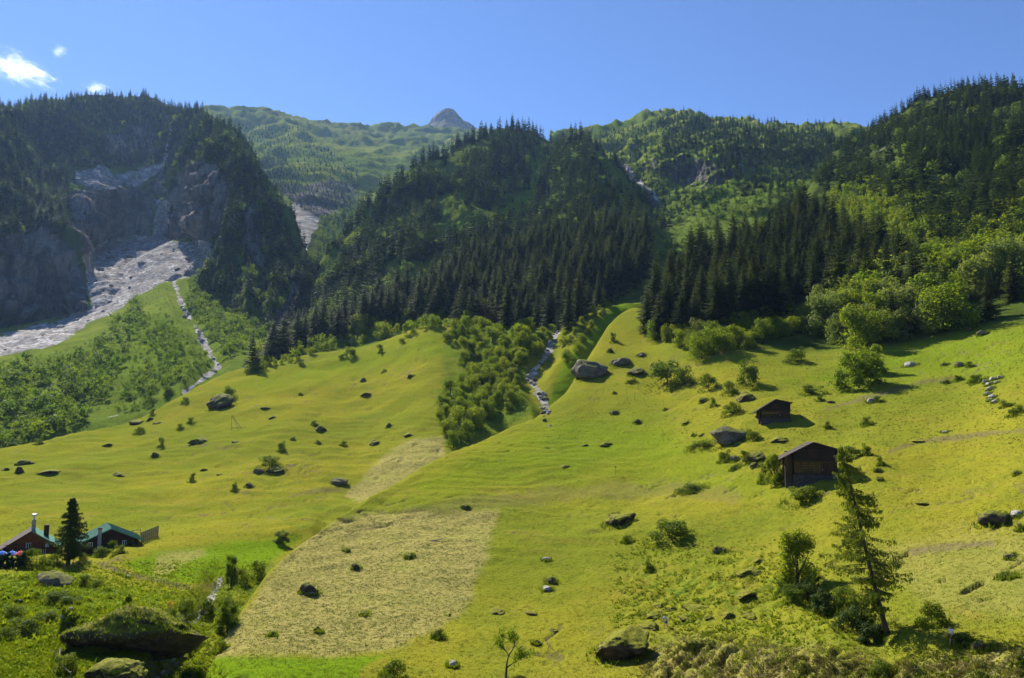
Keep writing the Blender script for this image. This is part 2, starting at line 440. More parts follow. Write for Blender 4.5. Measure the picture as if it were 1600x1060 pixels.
# --- near meadow with the wooded slope on its far side
D1 = [(1420, 43), (1250, 60)]
M1T = {
 200: [(1420,40),(1330,50),(1280,58),(1240,66),(1210,72),(1180,78),(1160,82),(1150,86),(1165,92),(1200,100),(1260,112),(1320,125),(1400,140)],
 320: [(1420,42),(1250,58),(1180,66),(1130,75),(1095,83),(1070,90),(1050,96),(1040,101),(1055,107),(1090,115),(1150,126),(1220,140),(1300,155)],
 430: D1+[(1100,78),(1030,92),(975,106),(930,119),(895,130),(880,136),(890,144),(920,154),(970,166),(1030,180),(1100,195)],
 560: D1+[(1070,86),(980,106),(910,126),(855,145),(810,163),(790,173),(797,182),(820,194),(865,208),(920,224),(990,240)],
 690: D1+[(1060,88),(950,114),(860,142),(790,170),(735,198),(715,213),(721,222),(745,236),(790,252),(850,268),(920,285)],
 780: D1+[(1060,88),(940,117),(845,148),(770,180),(700,218),(676,239),(682,250),(710,263),(755,280),(810,298),(880,315)],
 850: D1+[(1060,88),(940,117),(840,150),(760,185),(675,232),(645,259),(652,270),(680,284),(725,300),(780,318),(850,335)],
 890: D1+[(1060,88),(940,117),(840,150),(760,185),(670,235),(606,286),(615,298),(645,312),(690,328),(745,345),(820,362)],
 930: D1+[(1060,88),(940,117),(840,148),(750,188),(650,248),(540,331),(550,344),(585,358),(635,374),(695,390),(770,408)],
 960: D1+[(1060,88),(940,117),(840,147),(750,187),(640,252),(495,366),(505,380),(545,395),(600,412),(660,430),(740,450)],
 1000: D1+[(1060,88),(940,117),(840,146),(750,186),(630,255),(476,386),(478,412),(500,440),(550,460),(620,480),(700,500)],
 1060: D1+[(1060,88),(940,115),(840,142),(750,180),(640,240),(545,300),(490,360),(440,430),(405,490),(440,540),(520,580)],
 1100: D1+[(1060,86),(940,112),(840,140),(750,176),(640,230),(555,285),(490,350),(440,420),(398,495),(430,545),(520,590)],
 1200: [(1420,42),(1250,57),(1060,80),(950,105),(850,132),(750,164),(650,210),(555,280),(480,350),(420,430),(375,520),(400,580),(520,640)],
 1250: [(1420,41),(1250,56),(1060,77),(950,101),(850,128),(750,160),(645,212),(545,287),(465,362),(395,460),(340,580),(322,680),(400,760)],
 1300: [(1420,40),(1250,54),(1060,74),(950,97),(850,124),(750,157),(640,213),(540,292),(450,380),(370,510),(320,640),(280,780),(255,900)],
 1350: [(1420,40),(1250,54),(1060,74),(955,95),(855,121),(750,152),(640,208),(530,290),(445,375),(365,500),(300,640),(245,820),(218,1000)],
 1400: [(1420,40),(1250,54),(1060,74),(970,90),(865,116),(760,148),(645,203),(525,290),(440,370),(360,480),(285,630),(225,800),(190,960)],
 1500: [(1420,40),(1250,54),(1060,74),(1000,84),(890,106),(780,137),(650,195),(515,287),(430,375),(340,500),(265,640),(200,790),(150,930)],
 1600: [(1420,40),(1250,54),(1060,74),(990,85),(880,105),(770,132),(640,183),(505,275),(420,360),(330,480),(260,600),(195,750),(155,890)],
 1780: [(1420,40),(1250,54),(1060,74),(980,85),(870,103),(760,129),(630,175),(495,265),(410,345),(325,460),(260,580),(205,720),(165,850)],
}
HAY1 = [(290,1060),(345,1000),(390,945),(430,882),(480,835),(545,806),(640,800),(780,797),(772,840),(748,900),(735,945),(690,985),(620,1012),(560,1022),(480,1026),(400,1024),(330,1024)]
FRESH1 = [(300,1110),(318,1026),(345,1023),(480,1027),(600,1024),(570,1045),(530,1110)]
HAYR = [(1000,1005),(1060,985),(1180,990),(1300,1005),(1395,1030),(1500,1010),(1620,1000),(1800,990),(1800,1150),(1000,1150)]
def lips(V, seed):
    return sstep(.030, .008, np.abs(fbm(V * (1, 1, 2.2), 17, 3, .5, seed))) * sstep(.06, .3, fbm(V, 46, 3, .5, seed + 1))
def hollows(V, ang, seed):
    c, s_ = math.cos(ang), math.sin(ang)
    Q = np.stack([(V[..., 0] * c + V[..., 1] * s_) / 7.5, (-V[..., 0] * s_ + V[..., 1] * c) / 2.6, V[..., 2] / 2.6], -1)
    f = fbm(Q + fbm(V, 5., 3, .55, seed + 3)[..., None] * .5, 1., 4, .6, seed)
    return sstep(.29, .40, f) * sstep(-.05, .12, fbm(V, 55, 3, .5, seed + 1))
def disp_m1(P, n, X, Y, RR, q):
    near = sstep(330, 200, RR)
    h = fbm(P, 28, 4, .5, 1) * 1.7 * sstep(60, 160, RR) + fbm(P, 8, 4, .55, 2) * .38 * near + fbm(P, 1.6, 3, .6, 3) * .12 * near
    z = P[..., 2] + fbm(P, 18, 3, .5, 9) * 2.2
    ter = np.abs(((z / 1.25) % 1.) - .5) * 2
    h = h + (sstep(.2, .95, ter) - .5) * .2 * near * sstep(95, 150, RR)
    tus = sstep(0, 45, poly_sd(X, Y, HAYR) + fbm(P, 6, 3, .5, 12) * 30)
    tus2 = sstep(0, 50, poly_sd(X, Y, [(960,860),(1220,850),(1330,920),(1390,1010),(1060,1000),(960,980)]) + fbm(P, 8, 3, .5, 13) * 40)
    lump = np.abs(pnoise(P / 2.6 + fbm(P, 4., 2, .5, 6)[..., None] * .7)) * 1.5 + np.abs(pnoise(P / 1.15 + 9.)) * .5
    h = h - .75 * hollows(P, .15, 121) * sstep(300, 220, RR) * (1 - sstep(-20, 10, poly_sd(X, Y, HAY1)))
    h = h - .45 * lips(P.reshape(-1, 3), 101).reshape(h.shape) * near
    h = h - 1.3 * sstep(34, 4, line_d(X, Y, [(1262,925),(1330,972),(1400,1012),(1500,1055)]))  # hollow added along the tree shadow to make that strip darker
    h = h + lump * (1.35 * tus + .55 * tus2)
    h = h + fbm(P, 60, 5, .5, 21) * 12 * sstep(330, 600, RR) + ridged(P, 130, 4, .5, 22) * 14 * sstep(430, 700, RR)
    return np.stack([0 * h, 0 * h, h], -1)
def mask_m1(m, x, y, V, n, q):
    w = wob(V, 7, 16, 3) + wob(V, 1.5, 7, 4)
    m['hay'] = np.maximum(sstep(-6, 8, poly_sd(x, y, HAY1) + w * .9 + wob(V, .6, 9, 6)), .55 * sstep(0, 26, poly_sd(x, y, HAYR) + w * 2))
    m['hay'] = np.maximum(m['hay'], .45 * sstep(0, 40, poly_sd(x, y, [(1330,830),(1650,800),(1650,990),(1450,980),(1380,900)]) + w * 2))
    m['fresh'] = sstep(-3, 5, poly_sd(x, y, FRESH1) + w * .4)
    m['fresh'] = np.maximum(m['fresh'], .45 * sstep(0, 45, poly_sd(x, y, [(690,705),(860,640),(1020,640),(1300,780),(1200,800),(950,770),(600,790)]) + w * 2))
    m['fresh'] = np.maximum(m['fresh'], .5 * sstep(0, 40, poly_sd(x, y, [(1180,600),(1480,500),(1650,490),(1650,600),(1330,620)]) + w * 2))
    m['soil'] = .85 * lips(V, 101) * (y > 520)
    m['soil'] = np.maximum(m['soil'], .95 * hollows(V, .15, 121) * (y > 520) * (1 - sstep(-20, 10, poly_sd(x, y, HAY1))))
    patch = .3 * sstep(.12, .42, fbm(V, 13, 4, .6, 109))
    crease_shade = sstep(.16, .03, np.abs(pnoise(V / 2.6 + fbm(V, 4., 2, .5, 6)[:, None] * .7)))
    m['soil'] = np.maximum(m['soil'], .9 * crease_shade * sstep(0, 35, poly_sd(x, y, HAYR) + w))  # soil colour in the creases also paints the dark shade between lumps
    band = sstep(16, 5, line_d(x, y, [(640,800),(860,772),(1050,765),(1150,775)]) + w)
    m['soil'] = np.maximum(m['soil'], .35 * band)
    m['soil'] = np.maximum(m['soil'], .8 * sstep(8, 2, line_d(x, y, [(1425,862),(1480,855),(1550,850)]) + w * .4))
    m['soil'] = np.maximum(m['soil'], .75 * sstep(5, 1, line_d(x, y, [(1390,706),(1440,690),(1520,680),(1620,672)]) + w * .4))
    m['soil'] = np.maximum(m['soil'], .65 * sstep(5, 1, line_d(x, y, [(1290,640),(1440,598),(1490,590)]) + w * .4))
    tusk = np.maximum(sstep(-10, 60, poly_sd(x, y, [(960,860),(1220,850),(1330,920),(1390,1010),(1060,1000),(960,980)])), sstep(-10, 40, poly_sd(x, y, HAYR)))
    m['lush'] = np.maximum(patch * (1 - m['hay']), .85 * tusk * sstep(.02, .22, fbm(V, 2.6, 3, .55, 15)))
    r = np.hypot(V[:, 0], V[:, 1])
    up = np.maximum(sstep(-8, 10, poly_sd(x, y, [(1000,500),(1060,540),(1280,548),(1440,530),(1500,512),(1800,495),(1800,-50),(1000,-50)])), 0)
    m['lush'] = np.maximum(m['lush'], up)
    m['wood'] = up * (1 - .5 * sstep(.1, .4, fbm(V, 40, 3, .5, 33)))
    m['rock'] = .6 * up * sstep(.2, .45, fbm(V, 45, 4, .5, 31)) * sstep(500, 700, r)
sheet('meadow', M1T, 200, 1780, 2.6, 2.3, M['meadow'], disp_m1, mask_m1, [(60, 1.12), (400, 1.4)], wide=1)

# --- meadow beyond the gully, with the farm at its foot
def M2(*a): return list(a)
M2T = {
 -260: M2((1420,38),(1250,50),(1060,82),(950,112),(880,150),(850,185),(800,235),(760,280),(735,320),(712,360),(728,380),(800,410),(900,450)),
 0: M2((1420,38),(1250,52),(1060,85),(960,112),(887,150),(858,182),(800,232),(760,278),(730,322),(702,372),(720,392),(790,425),(900,460)),
 100: M2((1420,38),(1250,52),(1060,85),(965,109),(893,144),(856,182),(800,232),(755,285),(722,330),(683,390),(700,412),(770,445),(880,480)),
 200: M2((1420,38),(1250,52),(1060,84),(970,106),(905,138),(850,186),(800,230),(745,290),(702,345),(660,410),(678,430),(750,465),(860,500)),
 300: M2((1420,38),(1250,54),(1065,90),(985,110),(915,138),(850,180),(795,230),(730,295),(670,365),(608,450),(624,475),(700,510),(820,550)),
 370: M2((1420,38),(1250,56),(1060,95),(980,115),(905,145),(845,185),(780,238),(710,300),(640,385),(577,490),(592,515),(660,550),(780,590)),
 450: M2((1420,40),(1250,58),(1060,100),(980,120),(905,150),(840,190),(770,240),(690,310),(620,390),(560,490),(574,515),(640,550),(760,590)),
 560: M2((1420,42),(1250,64),(1060,112),(980,132),(900,165),(820,212),(750,262),(680,320),(610,395),(542,490),(556,515),(620,550),(740,590)),
 690: M2((1420,46),(1250,72),(1060,125),(970,150),(880,185),(790,228),(715,272),(640,325),(570,390),(508,460),(520,485),(590,520),(700,560)),
 740: M2((1420,48),(1250,76),(1060,130),(975,155),(885,190),(795,232),(728,270),(660,312),(580,375),(512,440),(520,470),(590,510),(700,550)),
 790: M2((1420,50),(1250,80),(1060,135),(980,160),(890,195),(800,236),(742,268),(682,300),(595,352),(508,425),(510,460),(590,500),(700,540)),
 840: M2((1420,50),(1250,84),(1060,140),(980,165),(890,200),(810,240),(745,270),(668,296),(596,338),(522,405),(515,440),(590,490),(700,530)),
 875: M2((1420,50),(1250,86),(1060,145),(980,170),(890,206),(810,246),(745,280),(655,314),(575,352),(512,408),(508,440),(590,490),(700,530)),
 910: M2((1420,52),(1250,88),(1060,150),(980,175),(890,212),(810,250),(735,295),(640,328),(545,362),(498,412),(500,445),(580,490),(700,530)),
 960: M2((1420,54),(1250,90),(1060,155),(980,180),(890,220),(810,262),(730,312),(635,352),(530,392),(478,430),(480,460),(560,500),(690,540)),
 1040: M2((1420,58),(1250,95),(1060,165),(980,190),(890,232),(810,280),(730,330),(640,372),(540,415),(470,455),(470,490),(540,520),(660,560)),
}
HAY2 = [(538,776),(580,726),(628,690),(700,676),(696,715),(640,747),(590,782),(560,786)]
STREAM2 = [(868,520),(858,548),(842,570),(828,592),(838,608),(850,625),(854,645),(858,665)]
STREAM1 = [(345,905),(325,945),(300,975),(285,1000),(268,1030),(250,1065),(225,1110)]
def disp_m2(P, n, X, Y, RR, q):
    h = fbm(P, 40, 4, .5, 41) * 3.2 * sstep(100, 250, RR) + fbm(P, 10, 4, .55, 42) * .45 + fbm(P, 1.8, 3, .6, 43) * .13 * sstep(300, 120, RR)
    z = P[..., 2] + fbm(P, 25, 3, .5, 49) * 3.
    ter = np.abs(((z / 1.7) % 1.) - .5) * 2
    h = h + (sstep(.25, .95, ter) - .5) * .26 * sstep(150, 200, RR)
    h = h - 3.2 * sstep(26, 4, line_d(X, Y, STREAM2)) - 2.2 * sstep(38, 6, line_d(X, Y, STREAM1))
    h = h + np.maximum(0, fbm(P, 5, 4, .55, 44)) * 2.2 * sstep(0, 30, poly_sd(X, Y, [(-50,880),(110,890),(330,940),(240,960),(120,970),(60,1000),(-50,990)]))
    pl = poly_sd(X, Y, [(92,990),(120,962),(165,938),(250,935),(292,950),(286,985),(262,1003),(200,1012),(140,1012),(100,1003)])
    h = h + 2.6 * sstep(-2, 3, pl + fbm(P, 2.5, 3, .5, 48) * 9) * sstep(60, 0, 990 - Y + 0 * X) 
    h = h + 1.4 * sstep(30, 6, line_d(X, Y, [(190,868),(240,855),(300,843),(400,832),(480,825)]))
    h = h - .9 * hollows(P, .75, 131) * sstep(620, 680, Y + X * .35)
    h = h - .5 * lips(P.reshape(-1, 3), 103).reshape(h.shape)
    h = h + fbm(P, 3., 3, .55, 45) * .5 * sstep(0, 40, poly_sd(X, Y, [(150,870),(180,850),(300,845),(320,860),(240,890),(200,880)]))
    return np.stack([0 * h, 0 * h, h], -1)
def mask_m2(m, x, y, V, n, q):
    w = wob(V, 9, 16, 3) + wob(V, 2, 7, 4)
    m['hay'] = sstep(-2, 5, poly_sd(x, y, HAY2) + w * .6)
    m['hay'] = np.maximum(m['hay'], .75 * sstep(-3, 8, poly_sd(x, y, [(240,865),(320,855),(325,866),(270,895),(240,905)]) + w * .5))
    m['fresh'] = sstep(0, 12, poly_sd(x, y, [(180,880),(240,858),(330,846),(480,828),(470,850),(420,890),(300,918),(220,905)]) + w * .6)
    m['fresh'] = np.maximum(m['fresh'], .7 * sstep(0, 25, poly_sd(x, y, [(-300,880),(100,888),(330,925),(320,1080),(300,1300),(-300,1300)]) + w))
    m['fresh'] = np.maximum(m['fresh'], .95 * sstep(-4, 10, poly_sd(x, y, [(852,665),(862,600),(880,560),(925,510),(960,470),(1000,470),(960,640)]) + w * .3))
    m['fresh'] = np.maximum(m['fresh'], .5 * sstep(-5, 30, poly_sd(x, y, [(300,620),(420,570),(690,500),(720,560),(540,600),(400,625)]) + w))
    m['lush'] = .8 * sstep(0, 20, poly_sd(x, y, [(-50,880),(110,890),(330,940),(300,970),(120,970),(60,1010),(-50,1000)]) + w * 1.4)
    m['lush'] = np.maximum(m['lush'], .9 * sstep(-5, 15, poly_sd(x, y, [(690,520),(800,490),(880,500),(850,560),(820,600),(845,650),(700,720),(680,640)]) + w * .5))
    m['lush'] = np.maximum(m['lush'], .8 * sstep(0, 20, poly_sd(x, y, [(330,900),(440,860),(440,960),(300,1010)]) + w))
    m['lush'] = np.maximum(m['lush'], .7 * sstep(0, 18, poly_sd(x, y, [(455,790),(480,760),(555,755),(570,780),(480,835),(310,840),(420,825)]) + w * 1.3) * sstep(-.05, .3, fbm(V, 5, 4, .5, 77)))
    m['pale'] = np.maximum(.9 * sstep(6.5, 2, line_d(x, y, STREAM2) + w * .5), .75 * sstep(9, 3, line_d(x, y, STREAM1) + w * .5))
    stp = sstep(.75, .5, n[:, 2]) * (np.hypot(V[:, 0], V[:, 1]) < 140); m['rock'] = .9 * stp
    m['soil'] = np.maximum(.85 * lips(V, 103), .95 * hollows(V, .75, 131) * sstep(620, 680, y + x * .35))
    m['lush'] = np.maximum(m['lush'], .3 * sstep(.12, .42, fbm(V, 15, 4, .6, 107)))
    m['soil'] = np.maximum(m['soil'], .8 * sstep(4.5, 1.5, line_d(x, y, [(155,880),(195,897),(240,907),(295,920)]) + w * .2))
    m['soil'] = np.maximum(m['soil'], .55 * sstep(5, 1, line_d(x, y, [(455,775),(490,768),(540,764)]) + w * .4))
sheet('left_meadow', M2T, -260, 1040, 2.6, 2.3, M['meadow'], disp_m2, mask_m2, None, wide=-1)

# --- side valley floor with the stone fan
CT = {
 -260: [(800,330),(760,380),(720,430),(665,500),(620,580),(585,700),(556,850),(538,1060)],
 0: [(800,330),(760,370),(705,430),(650,500),(600,590),(562,710),(532,880),(512,1100)],
 120: [(780,340),(735,385),(680,445),(625,520),(575,620),(535,760),(508,940),(488,1130)],
 200: [(770,345),(720,390),(650,465),(600,545),(550,660),(500,830),(450,1060),(415,1200)],
 300: [(720,370),(660,415),(602,485),(550,600),(500,760),(450,930),(405,1130),(370,1250)],
 350: [(700,390),(640,440),(590,510),(560,590),(520,720),(480,850),(440,1000),(420,1100)],
 400: [(680,410),(630,460),(580,525),(560,590),(520,700),(485,820),(450,940),(430,1040)],
 500: [(680,420),(630,460),(590,540),(570,600),(540,700),(505,850),(470,1000),(450,1080)],
}
SCREE = [(-300,540),(0,522),(60,508),(130,490),(142,470),(128,405),(160,385),(190,372),(240,372),(330,376),(332,392),(300,430),(262,440),(225,458),(190,480),(150,505),(90,540),(0,557),(-300,590)]
def disp_c(P, n, X, Y, RR, q):
    h = fbm(P, 60, 5, .5, 51) * 7 + fbm(P, 12, 4, .55, 52) * 1.6
    h = h - 5 * sstep(22, 4, line_d(X, Y, [(270,440),(290,485),(318,535),(338,570),(300,605)]))
    rk = sstep(-5, 15, poly_sd(X, Y, SCREE))
    h = h + rk * (ridged(P, 30, 5, .6, 53) * 3.5)
    return np.stack([0 * h, 0 * h, h], -1)
def mask_c(m, x, y, V, n, q):
    w = wob(V, 40, 22, 3) + wob(V, 9, 10, 4)
    m['pale'] = sstep(-4, 7, poly_sd(x, y, SCREE) + w * .5)
    m['pale'] = np.maximum(m['pale'], .8 * sstep(6, 1.5, line_d(x, y, [(272,440),(285,478),(308,515),(328,555),(342,573),(318,592),(290,612)]) + w * .4))
    m['pale'] = np.maximum(m['pale'], .65 * sstep(4, 1, line_d(x, y, [(150,655),(180,650),(200,640)]) + w * .3))
    m['lush'] = .8 * sstep(-.1, .25, fbm(V, 28, 4, .5, 55)) * sstep(30, 80, y - 470 + (x - 150) * .3)
    m['fresh'] = .35 * sstep(0, 40, poly_sd(x, y, [(190,490),(260,445),(300,530),(330,580),(250,600),(150,620)]) + w)
sheet('valley_floor', CT, -260, 500, 3., 2.2, M['valley'], disp_c, mask_c, [(40, 1.15)], wide=-1)

# --- steep mountain with cliffs above the fan
DT = {
 -260: [(590,800),(545,980),(470,1030),(390,1090),(300,1200),(250,1300),(200,1420),(150,1680)],
 -60: [(580,810),(530,1010),(450,1050),(385,1100),(310,1210),(260,1330),(215,1450),(172,1650)],
 0: [(570,830),(522,1060),(440,1090),(385,1120),(325,1190),(270,1310),(225,1430),(180,1620)],
 60: [(560,850),(510,1100),(430,1130),(375,1180),(338,1290),(290,1450),(225,1620),(168,1850)],
 110: [(550,880),(502,1100),(430,1135),(375,1190),(345,1300),(312,1430),(232,1640),(164,1900)],
 145: [(545,900),(482,985),(430,1160),(395,1350),(335,1385),(288,1420),(262,1560),(162,1900)],
 200: [(530,950),(450,1090),(410,1250),(380,1450),(335,1475),(288,1500),(262,1620),(160,1950)],
 245: [(520,950),(450,1075),(410,1240),(378,1450),(335,1500),(300,1540),(255,1680),(166,1950)],
 268: [(520,940),(450,1060),(410,1210),(378,1400),(330,1430),(285,1460),(235,1560),(172,1880)],
 300: [(530,900),(450,1040),(410,1160),(380,1290),(320,1315),(260,1345),(222,1395),(178,1750)],
 340: [(575,760),(500,850),(440,920),(385,1010),(330,1050),(275,1095),(230,1180),(196,1450)],
 380: [(600,680),(540,760),(470,850),(400,940),(350,985),(300,1030),(265,1080),(238,1180)],
 420: [(610,640),(560,690),(500,780),(450,850),(410,900),(370,945),(335,985),(303,1040)],
 460: [(615,620),(570,660),(520,740),(480,800),(455,840),(430,880),(410,910),(388,950)],
 500: [(620,610),(590,640),(550,700),(515,750),(500,780),(485,810),(478,830),(468,860)],
 540: [(630,600),(610,630),(580,680),(560,710),(548,740),(540,760),(535,780),(530,800)],
}
CL = [[(108,292),(150,296),(215,292),(258,282),(245,312),(236,372),(180,372),(135,392),(112,350)],
      [(252,322),(275,275),(300,250),(335,256),(352,285),(362,310),(350,345),(335,378),(300,378),(266,372),(248,372)],
      [(-260,400),(0,372),(70,352),(112,385),(148,488),(60,512),(-260,560)],
      [(165,205),(235,190),(245,240),(190,260),(160,240)],
      [(372,300),(400,330),(420,480),(465,440),(475,470),(440,520),(400,520)]]
PALE_D = [[(128,402),(150,386),(172,372),(200,366),(240,368),(332,376),(334,400),(305,440),(240,470),(150,520),(60,550),(-60,560),(-60,515),(60,505),(140,482),(138,450)],
          [(244,312),(268,308),(264,350),(252,378),(235,378),(240,345)],
          [(112,262),(140,262),(162,256),(178,272),(252,254),(266,200),(270,202),(262,262),(214,292),(150,297),(120,288)]]
def disp_d(P, n, X, Y, RR, q):
    a = (ridged(P * (1, 1, .28), 190, 5, .58, 61) - .42) * 36 * sstep(520, 380, X) + fbm(P, 55, 4, .55, 62) * 11
    cl = np.max([sstep(-12, 12, poly_sd(X, Y, p)) for p in CL], 0)
    a = a + ridged(P * (1, 1, .3), 42, 5, .62, 63) * (8 + 12 * cl)
    zz = P[..., 2] + fbm(P, 60, 3, .5, 64) * 26; st = (zz / 34.) % 1.
    a = a + cl * (sstep(.0, .75, st) - sstep(.8, 1., st)) * 9
    pal = np.max([sstep(-4, 10, poly_sd(X, Y, p)) for p in PALE_D[:2]], 0)
    a = a * (1 - .72 * pal) + pal * ridged(P, 34, 5, .62, 66) * 5
    return n * a[..., None]
def mask_d(m, x, y, V, n, q):
    w = wob(V, 80, 30, 3) + wob(V, 18, 14, 4)
    cl = np.max([sstep(-8, 8, poly_sd(x, y, p) + w * .8) for p in CL], 0)
    steep = sstep(.50, .30, n[:, 2]) * sstep(-.15, .25, fbm(V, 60, 4, .5, 67))
    m['rock'] = np.maximum(cl, steep * .9)
    m['pale'] = np.max([sstep(-3, 6, poly_sd(x, y, p) + w * .3) for p in PALE_D], 0)
    m['fresh'] = .8 * sstep(.05, .35, fbm(V, 90, 4, .55, 68)) + .9 * sstep(0, 12, poly_sd(x, y, [(170,262),(250,240),(262,262),(190,285),(130,290)]) + w)
    m['lush'] = .7 * sstep(.1, -.2, fbm(V, 70, 4, .55, 69)); m['wood'] = .6 * sstep(.2, -.1, fbm(V, 90, 4, .55, 68)) * (1 - np.clip(m['pale'], 0, 1))
sheet('mountain', DT, -260, 540, 2.6, 2., M['wood'], disp_d, mask_d, [(60, 1.15), (300, 1.5)], wide=-1)

# --- front spur of the wooded ridge and the higher ridge behind it
E1T = {
 340: [(680,470),(640,500),(625,520),(615,540),(608,560)],
 400: [(640,470),(600,500),(588,520),(580,540),(575,560)],
 450: [(640,465),(590,500),(570,530),(557,560),(551,590)],
 500: [(620,460),(575,500),(552,540),(536,570),(528,605)],
 560: [(600,455),(555,500),(530,550),(512,590),(502,625)],
 640: [(570,440),(530,490),(502,545),(478,600),(460,660)],
 740: [(560,415),(520,465),(475,540),(440,620),(415,710)],
 830: [(560,410),(515,455),(460,540),(415,640),(385,760)],
 930: [(550,415),(500,460),(440,550),(390,660),(357,790)],
 1000: [(540,420),(490,460),(440,540),(392,640),(352,770)],
 1060: [(540,420),(490,470),(455,550),(425,630),(400,720)],
 1130: [(560,430),(520,480),(490,560),(470,630),(455,700)],
}
def disp_e(P, n, X, Y, RR, q):
    a = fbm(P, 70, 5, .5, 71) * 14 + ridged(P, 120, 4, .5, 72) * 12 * sstep(520, 800, RR)
    return np.stack([0 * a, 0 * a, a], -1)
def mask_wood(m, x, y, V, n, q):
    m['lush'] = sstep(-.1, .3, fbm(V, 40, 4, .5, 74))
    m['rock'] = .7 * sstep(.55, .35, n[:, 2]) * sstep(0, .3, fbm(V, 50, 4, .5, 75))
sheet('hill', E1T, 340, 1130, 4., 3., M['wood'], disp_e, mask_wood, [(60, 1.15), (300, 1.45)])

E2T = {
 360: [(680,560),(650,590),(625,610),(618,625),(612,640)],
 400: [(660,550),(620,580),(605,600),(598,620),(592,640)],
 440: [(640,550),(590,600),(570,640),(556,680),(548,720)],
 480: [(620,560),(560,630),(530,700),(508,760),(492,820)],
 520: [(600,580),(530,660),(490,740),(460,820),(432,900)],
 560: [(580,590),(500,680),(450,780),(412,870),(376,960)],
 600: [(570,600),(480,700),(420,810),(370,910),(325,1020)],
 650: [(560,600),(460,710),(385,840),(325,960),(280,1100)],
 700: [(560,600),(450,720),(370,850),(310,990),(258,1170)],
 740: [(560,600),(440,720),(360,860),(295,1010),(245,1220)],
 780: [(560,600),(430,730),(350,890),(285,1060),(224,1280)],
 815: [(560,600),(425,740),(345,930),(275,1130),(212,1320)],
 840: [(560,600),(420,750),(340,960),(275,1150),(225,1340)],
 865: [(560,600),(415,740),(335,930),(285,1080),(244,1260)],
 895: [(560,600),(410,720),(330,880),(275,1030),(234,1190)],
 915: [(560,600),(405,720),(330,870),(278,1010),(236,1160)],
 940: [(560,600),(405,720),(340,850),(300,960),(264,1090)],
 970: [(560,600),(410,710),(360,800),(330,890),(303,1000)],
 1000: [(560,600),(420,700),(380,780),(355,850),(335,930)],
 1040: [(560,600),(440,690),(405,760),(385,810),(370,860)],
 1080: [(560,600),(470,680),(440,730),(425,770),(415,800)],
 1130: [(560,600),(510,660),(490,690),(480,720),(475,750)],
}
GULLY_E = [(838,240),(852,250),(842,300),(836,330),(800,345),(770,335),(790,318),(818,300),(828,270)]
def disp_e2(P, n, X, Y, RR, q):
    a = ridged(P * (1, 1, .6), 150, 5, .5, 76) * 26 + fbm(P, 50, 4, .55, 77) * 9
    return n * (a * sstep(560, 750, RR))[..., None]
def mask_e2(m, x, y, V, n, q):
    mask_wood(m, x, y, V, n, q)
    w = wob(V, 50, 20, 3)
    m['fresh'] = sstep(-3, 6, poly_sd(x, y, GULLY_E) + w * .6)
    m['lush'] *= 1 - m['fresh']
    m['rock'] = np.maximum(m['rock'], .35 * sstep(-2, 10, poly_sd(x, y, [(690,300),(760,290),(770,340),(720,380),(560,420),(540,400)]) + w))
sheet('wooded_mountain', E2T, 360, 1130, 3., 2.4, M['wood'], disp_e2, mask_e2, [(60, 1.12), (300, 1.4)])

# --- far alpine ridge, the peak, and the shoulder closing the valley
FT = {
 300: [(520,1000),(430,1200),(380,1400),(330,1700),(290,2000),(250,2400),(215,2900),(194,3300)],
 400: [(480,960),(430,1080),(385,1280),(335,1600),(295,1950),(255,2400),(215,2900),(190,3300)],
 440: [(470,950),(430,1050),(390,1220),(340,1500),(298,1900),(255,2400),(215,2950),(195,3350)],
 480: [(465,950),(425,1020),(395,1120),(350,1350),(315,1650),(280,2050),(235,2700),(199,3350)],
 520: [(470,960),(425,1060),(390,1200),(350,1450),(310,1750),(275,2150),(240,2700),(207,3400)],
 600: [(460,1000),(420,1200),(380,1400),(335,1700),(300,2050),(265,2500),(238,3000),(215,3500)],
 690: [(460,1000),(420,1200),(380,1450),(335,1800),(300,2150),(265,2600),(238,3100),(214,3600)],
 760: [(460,1000),(420,1200),(380,1450),(335,1800),(300,2150),(265,2600),(240,3100),(218,3600)],
 900: [(460,1000),(420,1200),(380,1450),(335,1800),(300,2150),(275,2600),(260,3100),(250,3600)],
 1000: [(460,1000),(420,1200),(385,1450),(345,1800),(320,2150),(300,2600),(290,3100),(285,3600)],
}
def disp_f(P, n, X, Y, RR, q):
    a = ridged(P * (1, 1, .6), 420, 5, .5, 81) * 55 * sstep(1100, 2200, RR) + fbm(P, 110, 5, .55, 82) * 18 + ridged(P * (1, 1, .7), 95, 4, .6, 83) * 26 * sstep(2300, 3200, RR)
    return n * a[..., None]
def mask_f(m, x, y, V, n, q):
    w = wob(V, 160, 26, 3) + wob(V, 40, 14, 4)
    top = sstep(24, 3, y - np.interp(x, [300,400,460,520,600,640,690,760,1000], [192,190,194,206,214,212,212,216,285]) + w * .7)
    m['rock'] = np.maximum(.40 * top, sstep(.45, .3, n[:, 2]) * .8)
    m['rock'] = np.maximum(m['rock'], sstep(-4, 8, poly_sd(x, y, [(440,290),(500,280),(560,290),(545,330),(500,345),(450,330)]) + w * .8))
    m['pale'] = np.maximum(sstep(7, 2, line_d(x, y, [(462,325),(468,345),(485,352),(478,372),(472,392),(466,408)]) + w * .3), .8 * sstep(-3, 6, poly_sd(x, y, [(455,318),(505,340),(500,358),(485,372),(478,395),(462,410),(470,380),(460,350)]) + w * .4))
    m['lush'] = .85 * sstep(-.05, .3, fbm(V, 200, 4, .55, 85)) * sstep(210, 260, y)
    m['wood'] = sstep(318, 350, y + w * .5) * (1 - np.clip(m['pale'], 0, 1))
    m['hay'] = .35 * sstep(.0, .4, fbm(V, 260, 4, .55, 86)) * sstep(280, 215, y)
